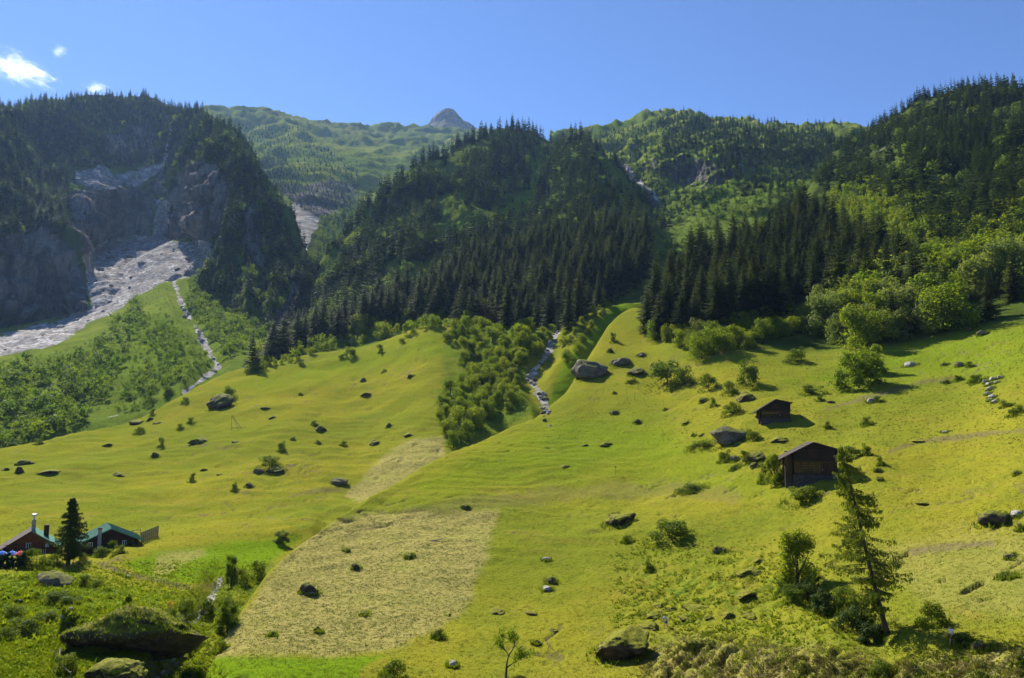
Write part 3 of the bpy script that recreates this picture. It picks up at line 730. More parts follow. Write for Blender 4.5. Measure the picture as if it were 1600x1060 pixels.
sheet('alpine_ridge', FT, 300, 1000, 3., 1.8, M['alp'], disp_f, mask_f, [(60, 1.1), (300, 1.3)], 6.)
F2T = {
 560: [(260,3400),(240,3900),(228,4300),(222,4500)],
 635: [(260,3400),(238,3900),(222,4250),(213,4500)],
 665: [(260,3400),(236,3900),(214,4250),(200,4500)],
 680: [(260,3400),(234,3900),(206,4250),(187,4500)],
 690: [(260,3400),(233,3900),(202,4250),(181,4500)],
 701: [(260,3400),(232,3900),(198,4250),(175,4500)],
 712: [(260,3400),(233,3900),(201,4250),(182,4500)],
 720: [(260,3400),(234,3900),(208,4250),(191,4500)],
 740: [(260,3400),(236,3900),(218,4250),(203,4500)],
 760: [(260,3400),(240,3900),(228,4250),(216,4500)],
 860: [(270,3400),(260,3900),(255,4250),(250,4500)],
}
def disp_f2(P, n, X, Y, RR, q):
    return n * ((ridged(P * (1, 1, .6), 200, 5, .62, 87) - .25) * 48 * sstep(3500, 4100, RR))[..., None]
def mask_f2(m, x, y, V, n, q):
    m['rock'] = np.maximum(.58 * sstep(222, 196, y + wob(V, 120, 30, 88)), .9 * sstep(.5, .35, n[:, 2]))
    m['hay'] = .3 + 0 * y
sheet('rocky_peak', F2T, 560, 860, 2., 1.6, M['alp'], disp_f2, mask_f2, [(40, 1.06), (200, 1.25)], 3.)

GT = {
 860: [(480,800),(420,900),(360,1050),(310,1250),(280,1400),(255,1600),(235,1800),(217,2000)],
 930: [(480,700),(420,800),(360,1000),(310,1180),(275,1330),(250,1500),(228,1700),(209,1900)],
 970: [(480,640),(420,720),(350,930),(305,1130),(275,1250),(250,1400),(225,1650),(200,1900)],
 1000: [(480,600),(420,660),(345,900),(300,1120),(270,1220),(240,1330),(212,1600),(191,1900)],
 1030: [(480,590),(420,640),(345,870),(305,1060),(255,1170),(228,1330),(205,1600),(187,1900)],
 1060: [(480,580),(420,630),(342,850),(302,1050),(240,1140),(215,1350),(198,1600),(186,1880)],
 1120: [(470,580),(400,630),(332,800),(296,960),(245,1050),(218,1300),(203,1550),(194,1880)],
 1160: [(470,580),(400,630),(325,780),(290,950),(250,1060),(222,1300),(208,1550),(200,1850)],
 1200: [(470,580),(400,640),(322,760),(282,950),(252,1080),(226,1280),(213,1500),(204,1800)],
 1250: [(460,590),(390,650),(318,770),(278,940),(250,1100),(228,1300),(214,1500),(206,1780)],
 1300: [(460,600),(380,660),(310,790),(272,940),(245,1110),(226,1300),(216,1500),(208,1720)],
 1420: [(460,620),(380,700),(320,830),(280,950),(250,1100),(235,1250),(225,1400),(215,1600)],
}
CLG = [[(1050,255),(1085,238),(1125,246),(1140,268),(1105,284),(1068,292),(1052,276)], [(970,250),(985,262),(1010,290),(1040,320),(1030,335),(1000,310),(975,280)], [(1120,240),(1210,235),(1200,262),(1130,268)]]
def disp_g(P, n, X, Y, RR, q):
    a = (ridged(P * (1, 1, .5), 190, 5, .6, 91) - .4) * 44 * sstep(650, 950, RR) + ridged(P, 70, 3, .55, 93) * 9 * sstep(1200, 1700, RR) + fbm(P, 50, 5, .55, 92) * 10
    return n * a[..., None]
def mask_g(m, x, y, V, n, q):
    w = wob(V, 80, 26, 3) + wob(V, 20, 14, 4)
    m['rock'] = np.maximum(np.max([.56 * sstep(-4, 16, poly_sd(x, y, p) + w * 1.6) for p in CLG], 0), .8 * sstep(.5, .33, n[:, 2]))
    m['pale'] = sstep(6, 1.5, line_d(x, y, [(972,255),(985,268),(1000,286),(1020,302),(1034,322)]) + w * .28)
    m['wood'] = .75 * sstep(-.05, .25, fbm(V, 120, 4, .55, 97)) * (y > 200)
    m['fresh'] = sstep(-4, 8, poly_sd(x, y, [(1100,300),(1170,270),(1190,276),(1120,310)]) + w * .5) + sstep(-4, 8, poly_sd(x, y, [(1195,292),(1230,282),(1320,305),(1330,325),(1260,312)]) + w * .5)
    m['lush'] = .9 * sstep(-.15, .2, fbm(V, 70, 4, .55, 95)) * (1 - np.clip(m['fresh'], 0, 1))
    m['hay'] = .4 * sstep(.1, .4, fbm(V, 150, 4, .55, 96)) * sstep(240, 195, y)
sheet('shoulder_mountain', GT, 860, 1420, 3., 2., M['alp'], disp_g, mask_g, [(60, 1.12), (300, 1.4)])

# --- low ground that carries on to the horizon under and behind all of it
a = np.linspace(0, 2 * math.pi, 97)[:-1]
rr = [2., 60., 400., 1500., 5200.]
V = [(0, 0, -47.)]
for r in rr: V += [(r * math.cos(t), r * math.sin(t) + 800, -47. + 0 * r) for t in a]
F3 = [(0, 1 + i, 1 + (i + 1) % 96) for i in range(96)]
F4 = [(1 + k * 96 + i, 1 + (k + 1) * 96 + i, 1 + (k + 1) * 96 + (i + 1) % 96, 1 + k * 96 + (i + 1) % 96) for k in range(len(rr) - 1) for i in range(96)]
tag(link('ground', mesh_np('ground', V, [np.array(F3), np.array(F4)], [M['meadow']])), kind='structure')
# ------------------------------------------------------------------ trees
def spruce_mesh(seed, whorls, nb, twigs, width=.19, H=25., bare=.04):
    """crown of drooping sprays: (verts, tris) """
    g = np.random.default_rng(seed); V = []; F = []
    Rm = H * width
    lean = g.normal(0, .006, 2)
    for i in range(whorls):
        t = (i + g.uniform(-.3, .3)) / whorls
        z = H * (bare + (1 - bare) * max(0, t) ** .95)
        L0 = Rm * (1 - t) ** .8 * (.55 + .45 * min(1, t * 6 + .35)) + .25
        k = max(4, int(nb * (1 - .45 * t)))
        a0 = g.uniform(0, 6.28)
        for b in range(k):
            a = a0 + 6.283 * (b + g.uniform(-.35, .35)) / k
            L = L0 * g.uniform(.62, 1.18)
            if g.random() < .06: L *= .4
            dirv = np.array([math.cos(a), math.sin(a), 0]); sid = np.array([-math.sin(a), math.cos(a), 0])
            droop = -.42 + .75 * t + g.uniform(-.12, .12)
            base = np.array([lean[0] * z, lean[1] * z, z + g.uniform(-.2, .2)])
            def ax(s): return base + dirv * L * s + np.array([0, 0, L * (droop * s + .16 * s * s * (1 - t))])
            w = L * (.30 if twigs else .36)
            if not twigs:
                b0 = len(V)
                V += [ax(.02), ax(.55) + sid * w - [0, 0, .12 * L], ax(1.), ax(.55) - sid * w - [0, 0, .12 * L]]
                F += [(b0, b0 + 1, b0 + 2), (b0, b0 + 2, b0 + 3)]
            else:
                b0 = len(V); m = twigs
                pts = [ax(s) for s in np.linspace(0.03, 1., m + 1)]
                for q in range(m):
                    s = (q + .5) / m; ww = w * (1.15 - .75 * s) * g.uniform(.7, 1.25)
                    p0, p1 = pts[q], pts[min(q + 1, m)]
                    for sg in (-1, 1):
                        tip = p1 + sid * sg * ww + dirv * ww * .5 - np.array([0, 0, ww * g.uniform(.25, .75)])
                        n0 = len(V); V += [p0, p1 + dirv * L * .05, tip]; F.append((n0, n0 + 1, n0 + 2))
                    n0 = len(V); V += [p0 + sid * .05 * L, p0 - sid * .05 * L, p1 - np.array([0, 0, L * g.uniform(.10, .22)])]
                    F.append((n0, n0 + 1, n0 + 2))
    # leader
    n0 = len(V); V += [(lean[0]*H - .12, lean[1]*H, H - .9), (lean[0]*H + .12, lean[1]*H, H - .9), (lean[0]*H, lean[1]*H, H + .5)]; F.append((n0, n0+1, n0+2))
    return np.array(V), np.array(F)

def trunk_mesh(name, H, r0, mat, n=7, bend=0., seed=0):
    g = np.random.default_rng(seed); mb = MB(); pts = []; rad = []
    for i in range(7):
        t = i / 6
        pts.append((bend * H * t * t + g.normal(0, .01) * H * t * .3, g.normal(0, .01) * H * t * .3, -1.2 + (H + 1.2) * t)); rad.append(r0 * (1 - t) ** .8 * (1.25 if i == 0 else 1) + .02)
    mb.tube(pts, rad, n); return mb.mesh(name, mat, True)

def leaf_cloud(seed, W, H, z0, clumps, leaves, size, fill=.55):
    """crown of leaf-sized faces in uneven clumps; W crown width, from z0 to H"""
    g = np.random.default_rng(seed)
    C = []; 
    for i in range(clumps):
        zf = g.uniform(.06, .82) ** 1.1; a_ = g.uniform(0, 6.283); rr = g.uniform(.3, 1.) ** .55 * W * .38 * math.sqrt(1 - (zf * .95) ** 2)
        C.append((math.cos(a_) * rr, math.sin(a_) * rr, z0 + (H - z0) * zf, g.uniform(.13, .25) * W))
    C.append((0, 0, (z0 + H) / 2, .25 * W))
    per = leaves // len(C)
    Vs = []
    for cx_, cy_, cz_, cr in C:
        u = g.normal(size=(per, 3)); u /= np.linalg.norm(u, axis=1)[:, None]
        rad = cr * g.uniform(fill, 1.08, per)[:, None]
        asp = min(1.5, .75 * (H - z0) / W + .2)
        c = np.array([cx_, cy_, cz_]) + u * rad * (1, 1, asp)
        nrm = u + g.normal(0, .55, (per, 3)) + (0, 0, .35); nrm /= np.linalg.norm(nrm, axis=1)[:, None]
        t1 = np.cross(nrm, g.normal(size=(per, 3))); t1 /= np.linalg.norm(t1, axis=1)[:, None] + 1e-9
        t2 = np.cross(nrm, t1)
        s = size * g.uniform(.6, 1.35, per)[:, None]
        Vs.append(np.stack([c - t1 * s, c - t2 * s * .55 - nrm * s * .15, c + t1 * s, c + t2 * s * .55 - nrm * s * .15], 1))
    V = np.concatenate(Vs).reshape(-1, 3)
    V[:, 2] *= H / max(V[:, 2].max(), .1); lo = V[:, 2] < .03 * H
    V[lo, 2] = .03 * H + (V[lo, 2] - .03 * H) * .12
    F = np.arange(len(V)).reshape(-1, 4)
    return V, F

def limb_mesh(name, W, H, z0, seed, mat, r0=None, nlimb=5):
    g = np.random.default_rng(seed); mb = MB(); r0 = r0 or .022 * H + .05
    top = (z0 + H) * .55
    mb.tube([(0, 0, -.8), (0, 0, z0 * .5), (0, 0, max(z0, .35 * H)), (0, 0, top)], [r0 * 1.3, r0, r0 * .75, r0 * .25], 7)
    for i in range(nlimb):
        a = 6.283 * (i + g.uniform(-.3, .3)) / nlimb; zz = min(max(z0 * .6, .15 * H) + g.uniform(0, .25) * H, top * .85); L = W * g.uniform(.26, .4)
        mb.tube([(0, 0, zz), (math.cos(a) * L * .5, math.sin(a) * L * .5, zz + .16 * H), (math.cos(a) * L, math.sin(a) * L, zz + .38 * H)], [r0 * .5, r0 * .35, r0 * .1], 5)
    return mb.mesh(name, mat, True)

SPR_HI = []
for i in range(7):
    V, F = spruce_mesh(100 + i, 32 + i, 11, 4, (.19, .22, .24, .20, .23, .18, .21)[i])
    SPR_HI.append((mesh_np('spruce_crown', V, F, [M['spruce']]), trunk_mesh('spruce_trunk', 24.2, .32, M['bark'], seed=i)))
SPR_LO = [spruce_mesh(200 + i, 15, 7, 0, (.17, .19, .21, .18, .2, .16)[i]) for i in range(6)]
SPR_MID = [spruce_mesh(230 + i, 24, 9, 2, (.16, .18, .2, .17, .19)[i]) for i in range(5)]
LEAF_LO = [leaf_cloud(300 + i, 9., 10., .3, 9, 260, .62) for i in range(5)]
LEAF_MID = [leaf_cloud(330 + i, 9., 10., .3, 12, 700, .46) for i in range(5)]
LEAF_HI = []     # trees with a stem, 10 m
for i in range(6):
    V, F = leaf_cloud(400 + i, 8.6 + i % 3, 10., .1, 20, 3600, .27)
    LEAF_HI.append((mesh_np('leafy_crown', V, F, [M['leaf']]), mesh_np('leafy_crown', V, F, [M['leaf_pale']]), limb_mesh('leafy_limbs', 8.5, 10., 1.5, 500 + i, M['bark'])))
BUSH_HI = []     # low bushes, 3 m wide, 2.4 high
for i in range(6):
    V, F = leaf_cloud(600 + i, 3.2, 2.5, .05, 12, 1500, .115)
    BUSH_HI.append((mesh_np('bush_crown', V, F, [M['bush_leaf']]), limb_mesh('bush_limbs', 3., 2.4, .15, 620 + i, M['bark'], .05)))

# --- choosing where the trees stand
def scatter(poly, hfun, kx, ky, sheets, seed, avoid=(), tries=30000, limit=9999, edge=0.):
    """dart throwing over a surveyed outline; neighbours keep a distance in proportion to the tree's height"""
    g = np.random.default_rng(seed)
    p = np.array(poly, float); lo, hi = p.min(0), p.max(0)
    X = g.uniform(lo[0], hi[0], tries); Y = g.uniform(lo[1], hi[1], tries)
    ok = poly_sd(X, Y, poly) > edge
    for a in avoid: ok &= poly_sd(X, Y, a) < 1
    cells = {}; out = []; CS = 24.
    for x, y in zip(X[ok], Y[ok]):
        h = hit(x, y, sheets)
        if h is None: continue
        H = hfun(g); r = math.hypot(h[0].x, h[0].y); hp = H * FPX / r
        ci, cj = int(x // CS), int(y // CS); bad = False
        for i in (-1, 0, 1):
            for j in (-1, 0, 1):
                for (x2, y2, h2) in cells.get((ci + i, cj + j), ()):
                    s = .5 * (hp + h2)
                    if ((x - x2) / (kx * s)) ** 2 + ((y - y2) / (ky * s)) ** 2 < 1: bad = True; break
                if bad: break
            if bad: break
        if bad: continue
        cells.setdefault((ci, cj), []).append((x, y, hp))
        out.append((h[0], H, r, x, y))
        if len(out) >= limit: break
    return out

def bake(name, items, protos, H0, mat, seed, sx=(.85, 1.15)):
    """one mass of far growth: items (point, height)"""
    g = np.random.default_rng(seed); VV = []; FF = []; TT = []; base = 0
    for p, H in items:
        V, F = protos[g.integers(len(protos))]
        a = g.uniform(0, 6.283); s = H / H0; w = s * g.uniform(*sx)
        c, sn = math.cos(a) * w, math.sin(a) * w
        W = np.stack([V[:, 0] * c - V[:, 1] * sn + p[0], V[:, 0] * sn + V[:, 1] * c + p[1], V[:, 2] * s + p[2] - .3 * s], -1)
        VV.append(W); FF.append(F + base); TT.append(np.full(len(V), g.random())); base += len(V)
    me = mesh_np(name, np.concatenate(VV), np.concatenate(FF), [mat])
    at = me.attributes.new('tint', 'FLOAT', 'POINT'); at.data.foreach_set('value', np.concatenate(TT).astype(np.float32))
    o = link(name, me); tag(o, kind='stuff'); return o

U = lambda a, b: (lambda g: g.uniform(a, b))
STAND = [(1012,508),(1030,470),(1060,440),(1100,405),(1200,382),(1262,342),(1335,395),(1435,440),(1440,495),(1345,500),(1290,488),(1200,510),(1120,528),(1050,530)]
st = scatter(STAND, lambda g: g.uniform(19, 33), .235, .16, ['meadow'], 11)
e1 = scatter([(385,582),(470,548),(560,520),(690,500),(800,512),(880,522),(960,470),(1012,430),(1010,350),(930,352),(830,380),(740,412),(640,462),(560,503),(450,552)], lambda g: (33 - 20 * g.random() ** 1.8), .18, .17, ['hill', 'left_meadow'], 12)
EXTRA_SPRUCE = [(1395,532,19),(1480,512,22),(1545,500,17),(1425,520,15),(1372,470,27),(1350,455,26),(1390,450,24),(1012,520,21),(1030,528,19),(1046,520,24),(1585,470,18),(1455,500,20),
    (1120,522,26),(1165,512,27),(1215,505,26),(1180,505,29)]
near = [(p, H, r, x, y, 'stand') for p, H, r, x, y in st]
for x, y, H in EXTRA_SPRUCE:
    h = hit(x, y, ['meadow']);  near.append((h[0], H, math.hypot(h[0].x, h[0].y), x, y, 'edge'))
e1.sort(key=lambda t: t[2] / t[1])
n_e1 = max(0, 292 - len(near))
near += [(p, H, r, x, y, 'hill') for p, H, r, x, y in e1[:n_e1]]
print('spruces', len(st), len(e1), len(near))
def spruce_tree(k, p, H, g):
    o = empty('spruce_tree', p - Vector((0, 0, .3)), g.uniform(0, 6.28), H / 25.)
    cm, tm = SPR_HI[k % 7]
    w = g.uniform(.95, 1.35); o.scale = (H / 25. * w, H / 25. * w, H / 25.)
    link('crown', cm, o); link('trunk', tm, o)
    return o
gg = np.random.default_rng(77)
for k, (p, H, r, x, y, where) in enumerate(near):
    o = spruce_tree(int(gg.integers(7)), p, H, gg)
    if where == 'hill':
        if x < 560: lab, gr = 'dark spruce on the low end of the wooded spur above the left meadow', 'spruces at the low end of the spur'
        elif x < 760: lab, gr = 'dark spruce in the forest edge above the hay field and gully bushes', 'spruces along the forest edge above the left meadow'
        else: lab, gr = 'dark spruce in the forest at the head of the gully', 'spruces at the head of the gully'
    elif where == 'edge':
        lab, gr = ('dark spruce among pale broadleaf trees at the upper edge of the right meadow', 'spruces among the broadleaf trees') if x > 1300 else ('tall spruce at the front edge of the dense stand beside the gully', 'spruces at the front of the dense stand')
    else:
        if x < 1120: lab, gr = 'tall dark spruce in the gully end of the dense stand', 'spruces in the gully end of the dense stand'
        elif x < 1280: lab, gr = 'tall dark spruce in the middle of the dense stand above the upper hut', 'spruces in the middle of the dense stand'
        else: lab, gr = 'tall dark spruce at the upper end of the dense stand, next to pale broadleaf trees', 'spruces in the upper end of the dense stand'
    tag(o, lab, 'spruce', gr)

far, mid = [], [(p, H) for p, H, r, x, y in e1[n_e1:]]
def add(poly, hf, kx, ky, sheets, seed, avoid=(), dest=None, tries=30000, limit=9999, thin=0):
    got = [(p, H) for p, H, r, x, y in scatter(poly, hf, kx, ky, sheets, seed, avoid, tries, limit)]
    if thin and got:
        k = fbm(np.array([q[0][:] for q in got]), thin, 3, .5, seed) > -.16; got = [q for q, f in zip(got, k) if f]
    (far if dest is None else dest).extend(got); return len(got)
E2P = [(400,605),(440,545),(480,490),(520,430),(560,374),(600,323),(650,278),(700,256),(740,243),(780,222),(815,210),(840,223),(865,242),(895,232),(915,234),(940,262),(970,301),(1000,333),(1040,368),(1060,385),(1010,420),(930,400),(830,420),(640,490),(500,560)]
def mixed(lo, hi): return lambda g: (lo + (hi - lo) * g.beta(2.2, 1.4)) if g.random() > .12 else lo * .6
c = [add(E2P, mixed(15, 36), .21, .22, ['wooded_mountain'], 21, [GULLY_E], tries=40000, thin=70)]
DP = [(-80,530),(-80,170),(0,178),(60,166),(110,162),(145,160),(200,158),(245,164),(300,176),(340,194),(380,236),(420,301),(460,386),(490,425),(540,520),(480,570),(380,580),(320,545),(300,470),(320,420),(300,380),(262,372),(262,300),(255,260),(110,262),(100,380),(148,490),(0,520)]
c += [add(DP, mixed(12, 31), .25, .24, ['mountain'], 22, PALE_D + CL, tries=45000)]
for k_, cl_ in enumerate(CL): c += [add(cl_, U(8, 18), .5 if k_ in (3, 4) else .95, .55 if k_ in (3, 4) else 1.05, ['mountain'], 23, PALE_D, tries=1800)]
HP = [(1255,262),(1300,252),(1350,216),(1400,188),(1500,150),(1600,153),(1680,160),(1680,330),(1600,380),(1500,400),(1440,380),(1400,330),(1330,300),(1290,300)]
c += [add(HP, mixed(12, 27), .21, .19, ['meadow'], 24, tries=70000, thin=45)]
c += [add([(1440,380),(1500,400),(1620,370),(1620,470),(1500,440),(1440,430)], U(15, 24), .45, .5, ['meadow'], 25, dest=mid, tries=4000)]
c += [add([(1030,186),(1060,184),(1200,203),(1300,208),(1310,250),(1210,262),(1140,262),(1100,225),(1040,240)], U(13, 24), .3, .3, ['shoulder_mountain'], 26, tries=9000)]
c += [add([(930,212),(1040,190),(1050,300),(1100,300),(1190,270),(1300,270),(1250,330),(1080,340),(1000,340),(960,260)], U(8, 18), .6, .55, ['shoulder_mountain'], 27, tries=6000)]
c += [add([(1195,300),(1215,290),(1260,318),(1240,330)], U(12, 20), .4, .4, ['shoulder_mountain'], 28, tries=900), add([(1150,290),(1200,268),(1255,250),(1300,262),(1290,275),(1220,290),(1170,310)], U(12, 20), .35, .4, ['shoulder_mountain'], 29, tries=1500)]
c += [add([(370,195),(470,200),(560,270),(560,330),(470,320),(420,290)], U(9, 17), .75, .75, ['alpine_ridge', 'mountain'], 30, tries=6000)]
c += [add([(400,250),(440,240),(470,290),(540,290),(560,330),(480,330),(430,300)], U(9, 17), .4, .45, ['alpine_ridge'], 31, tries=3000)]
c += [add([(1040,235),(1090,225),(1150,235),(1160,275),(1080,296),(1040,285)], U(10, 18), .5, .5, ['shoulder_mountain'], 34, tries=1500), add([(490,440),(500,345),(560,325),(640,300),(600,350),(540,430)], U(12, 22), .5, .5, ['alpine_ridge'], 35, tries=1500)]
c += [add(GULLY_E, U(10, 18), .7, .8, ['wooded_mountain'], 32, tries=800)]
def crest(x0, x1, step, sheets, hf, seed, dest):
    g = np.random.default_rng(seed); x = x0
    while x < x1:
        for y in range(110, 640, 2):
            h = hit(x, y, sheets)
            if h: break
        if h and (hit(x, y + 1) or h)[2] > h[2] * .8:
            for k in range(2):
                h2 = hit(x + g.normal(0, step * .5), y + 1 + 5 * k * g.random(), sheets)
                if h2: dest.append((h2[0], hf(g)))
        x += step * g.uniform(.4, 1.7)
crest(-60, 385, 5.5, ['mountain'], U(8, 25), 81, far)
crest(385, 480, 6, ['mountain'], U(8, 25), 82, far)
crest(470, 1060, 5.5, ['wooded_mountain'], U(10, 34), 83, far)
crest(1300, 1640, 5, ['meadow'], U(8, 18), 84, far)
crest(1025, 1310, 9, ['shoulder_mountain'], U(5, 16), 85, far)
crest(380, 560, 16, ['alpine_ridge'], U(5, 12), 86, far)
print('far conifers', c, len(far), 'mid', len(mid))
bake('conifer_forest', far, SPR_LO, 25., M['spruce_far'], 41, (.85, 1.45))
bake('conifer_wood', mid, SPR_MID, 25., M['spruce'], 42, (.85, 1.35))

# broadleaf growth
lf, lm = [], []
c = [add([(300,440),(335,420),(420,430),(440,480),(420,545),(350,560),(310,510),(290,470)], U(7, 13), .5, .42, ['mountain', 'valley_floor'], 51, dest=lf, tries=4000)]
c += [add([(-60,720),(-60,585),(60,575),(130,560),(180,500),(215,470),(230,500),(200,560),(170,610),(150,650),(60,690),(0,712)], U(4, 14), .45, .32, ['valley_floor'], 52, dest=lf, tries=9000, limit=330, thin=26)]
c += [add([(180,650),(210,560),(230,500),(300,530),(330,575),(270,605),(220,650)], U(2.5, 9), .7, .6, ['valley_floor'], 53, dest=lf, tries=3500, thin=22)]
c += [add([(230,520),(262,500),(285,540),(275,575),(250,565)], U(5, 9), .6, .5, ['valley_floor'], 58, dest=lf, tries=500)]
c += [add([(p[0], p[1]) for p in [(1290,310),(1340,290),(1420,300),(1500,340),(1620,330),(1620,440),(1500,450),(1440,400),(1330,390),(1290,350)]], U(7, 13), .55, .42, ['meadow'], 54, dest=lm, tries=6000)]
c += [add([(930,212),(1040,190),(1050,300),(1100,300),(1190,270),(1300,270),(1250,330),(1080,350),(1000,340),(960,260)], U(3, 8), .9, .8, ['shoulder_mountain'], 55, CLG, lf, 9000)]
c += [add(E2P, U(8, 15), 1.5, 1.5, ['wooded_mountain'], 56, dest=lf, tries=4000)]
c += [add(DP, U(7, 14), 1.0, 1.1, ['mountain'], 57, PALE_D + CL, lf, 8000)]
c += [add([(490,440),(500,345),(560,325),(640,300),(600,350),(540,430)], U(8, 15), .6, .5, ['alpine_ridge'], 64, (), lf, 1500)]
c += [add([(380,200),(560,225),(660,240),(560,330),(440,300)], U(2, 7), .9, .8, ['alpine_ridge'], 59, dest=lf, tries=9000, thin=120)]
c += [add([(480,470),(500,440),(540,400),(560,440),(500,520),(470,540)], U(7, 12), .7, .7, ['wooded_mountain'], 60, dest=lf, tries=800)]
c += [add([(985,400),(1060,385),(1150,330),(1250,320),(1100,360),(1010,440)], U(6, 11), .6, .6, ['shoulder_mountain', 'hill', 'wooded_mountain', 'meadow'], 61, dest=lf, tries=2500)]
c += [add([(620,470),(760,440),(980,390),(1000,420),(860,470),(700,500)], U(7, 12), 1.3, 1.3, ['hill'], 62, dest=lm, tries=1500)]
c += [add(HP, U(8, 14), 1.1, 1.1, ['meadow'], 63, dest=lf, tries=4000)]
c += [add([(150,640),(170,560),(215,470),(262,448),(330,575),(270,605),(200,650)], U(.9, 2.2), 2.2, 1.6, ['valley_floor'], 65, dest=lf, tries=2500), add([(-20,640),(0,565),(120,545),(180,505),(190,520),(130,570)], U(1.2, 3.), 1.6, 1.2, ['valley_floor'], 66, dest=lf, tries=1500)]
c += [add([(385,590),(400,566),(470,544),(560,520),(690,499),(700,510),(560,538),(470,560)], U(4, 11), .55, .4, ['left_meadow', 'hill'], 67, dest=lm, tries=2500), add([(400,570),(470,530),(560,500),(690,470),(800,450),(960,420),(960,460),(870,500),(690,498),(560,520)], U(9, 17), .9, .8, ['hill'], 68, dest=lm, tries=2000)]
print('broadleaf', c)
bake('broadleaf_growth', lf, LEAF_LO, 10., M['leaf_far'], 43, (.9, 1.4))
bake('broadleaf_wood', lm, LEAF_MID, 10., M['leaf'], 44, (.8, 1.2))

LTREE = []
def leafy(pts, lab, gr, pale=.0, seed=0):
    g = np.random.default_rng(seed)
    for (p, H, r, x, y) in pts:
        k = int(g.integers(6)); o = empty('leafy_tree', p - Vector((0, 0, .15)), g.uniform(0, 6.28)); w = H / 10. * g.uniform(.85, 1.3)
        o.scale = (w, w, H / 10.)
        link('crown', LEAF_HI[k][1 if g.random() < pale else 0], o); link('limbs', LEAF_HI[k][2], o)
        tag(o, lab, 'tree', gr); LTREE.append(o)
leafy(scatter([(1015,528),(1060,540),(1100,562),(1180,545),(1285,508),(1285,488),(1180,508),(1090,530)], U(6, 10.5), .5, .36, ['meadow'], 71, tries=3000, limit=60), 'bushy green tree in the belt below the dense spruce stand', 'bushy trees below the spruce stand', .1, 1)
leafy(scatter([(1285,500),(1290,530),(1335,548),(1400,535),(1490,518),(1510,470),(1620,450),(1620,420),(1500,425),(1440,420),(1330,440)], U(11, 20), .36, .24, ['meadow'], 72, tries=4000, limit=66), 'pale leafy tree in the broadleaf wood above the right meadow', 'broadleaf trees above the right meadow', .6, 2)
leafy(scatter([(690,528),(760,494),(880,497),(862,525),(838,560),(812,580),(806,640),(750,682),(700,708),(686,665),(684,630),(722,600),(722,565)], U(2.6, 10), .48, .36, ['left_meadow'], 73, tries=5000, limit=128), 'bushy green tree in the thicket on the gully slope', 'bushy trees on the gully slope', .05, 3)
leafy(scatter([(875,530),(915,485),(1000,445),(1020,465),(965,472),(935,500),(908,555),(884,575)], U(3, 6), .75, .6, ['left_meadow', 'hill'], 74, tries=1500, limit=32), 'small pale bushy tree beside the upper stream gully', 'bushy trees beside the upper gully', .35, 4)
leafy([(h[0], H, 0, 0, 0) for h, H in ((hit(x, y), H) for x, y, H in [(385,572,6),(400,560,9),(420,566,7),(446,556,8),(470,552,6)])], 'bushy green tree where the wooded spur meets the left meadow', 'bushy trees at the end of the spur', 0, 5)
for x, y, H, lab in [(562,520,14,'bright round broadleaf tree in front of the dark forest edge'), (597,530,13,'dark round broadleaf tree beside the bright one at the forest edge'), (680,512,8.5,'bright green round tree on the brow of the left meadow'), (852,490,13,'pale slender tree rising above the gully thicket'), (730,506,9,'broad green tree at the upper rim of the gully thicket'), (800,470,13,'bright yellow green tree in the dark forest above the gully')]:
    h = hit(x, y); leafy([(h[0], H, 0, 0, 0)], lab, None, .3, x)
print('leafy trees', len(LTREE))
# ------------------------------------------------------------------ stones, bushes, buildings, people
def sc_at(p): return (p.y * cp + p.z * sp) / FPX          # metres per photograph pixel at a place

def ico(sub):
    import bmesh
    bm = bmesh.new(); bmesh.ops.create_icosphere(bm, subdivisions=sub, radius=1.)
    V = np.array([v.co[:] for v in bm.verts]); F = np.array([[v.index for v in f.verts] for f in bm.faces]); bm.free()
    return V, F
ICO4, ICO5 = ico(4), ico(5)
def boulder_geo(seed, base=ICO4, cuts=11, rough=.24, flat=.25):
    g = np.random.default_rng(seed); V, F = base; V = V.copy()
    for _ in range(cuts):
        n = g.normal(size=3); n /= np.linalg.norm(n); d = g.uniform(.5, .82)
        k = V @ n - d; V -= np.outer(np.maximum(k, 0) * .85, n)
    nn = V / np.linalg.norm(V, axis=1)[:, None]
    V = V + nn * (fbm(V, .9, 4, .5, seed) * rough * 1.6 + ridged(V, .45, 4, .55, seed + 5) * rough * .6 + fbm(V, .16, 3, .6, seed + 2) * rough * .3)[:, None]
    V[:, 2] = np.where(V[:, 2] < -flat, -flat + (V[:, 2] + flat) * .5, V[:, 2])
    return V, F
ROCKS = {}
for k, m in (('grey', 'rock'), ('dark', 'rock_dark'), ('pale', 'rock_pale'), ('turf', 'turf_rock')):
    ROCKS[k] = [mesh_np('boulder', *boulder_geo(10 + i + 20 * len(ROCKS)), [M[m]], smooth=True) for i in range(5)]

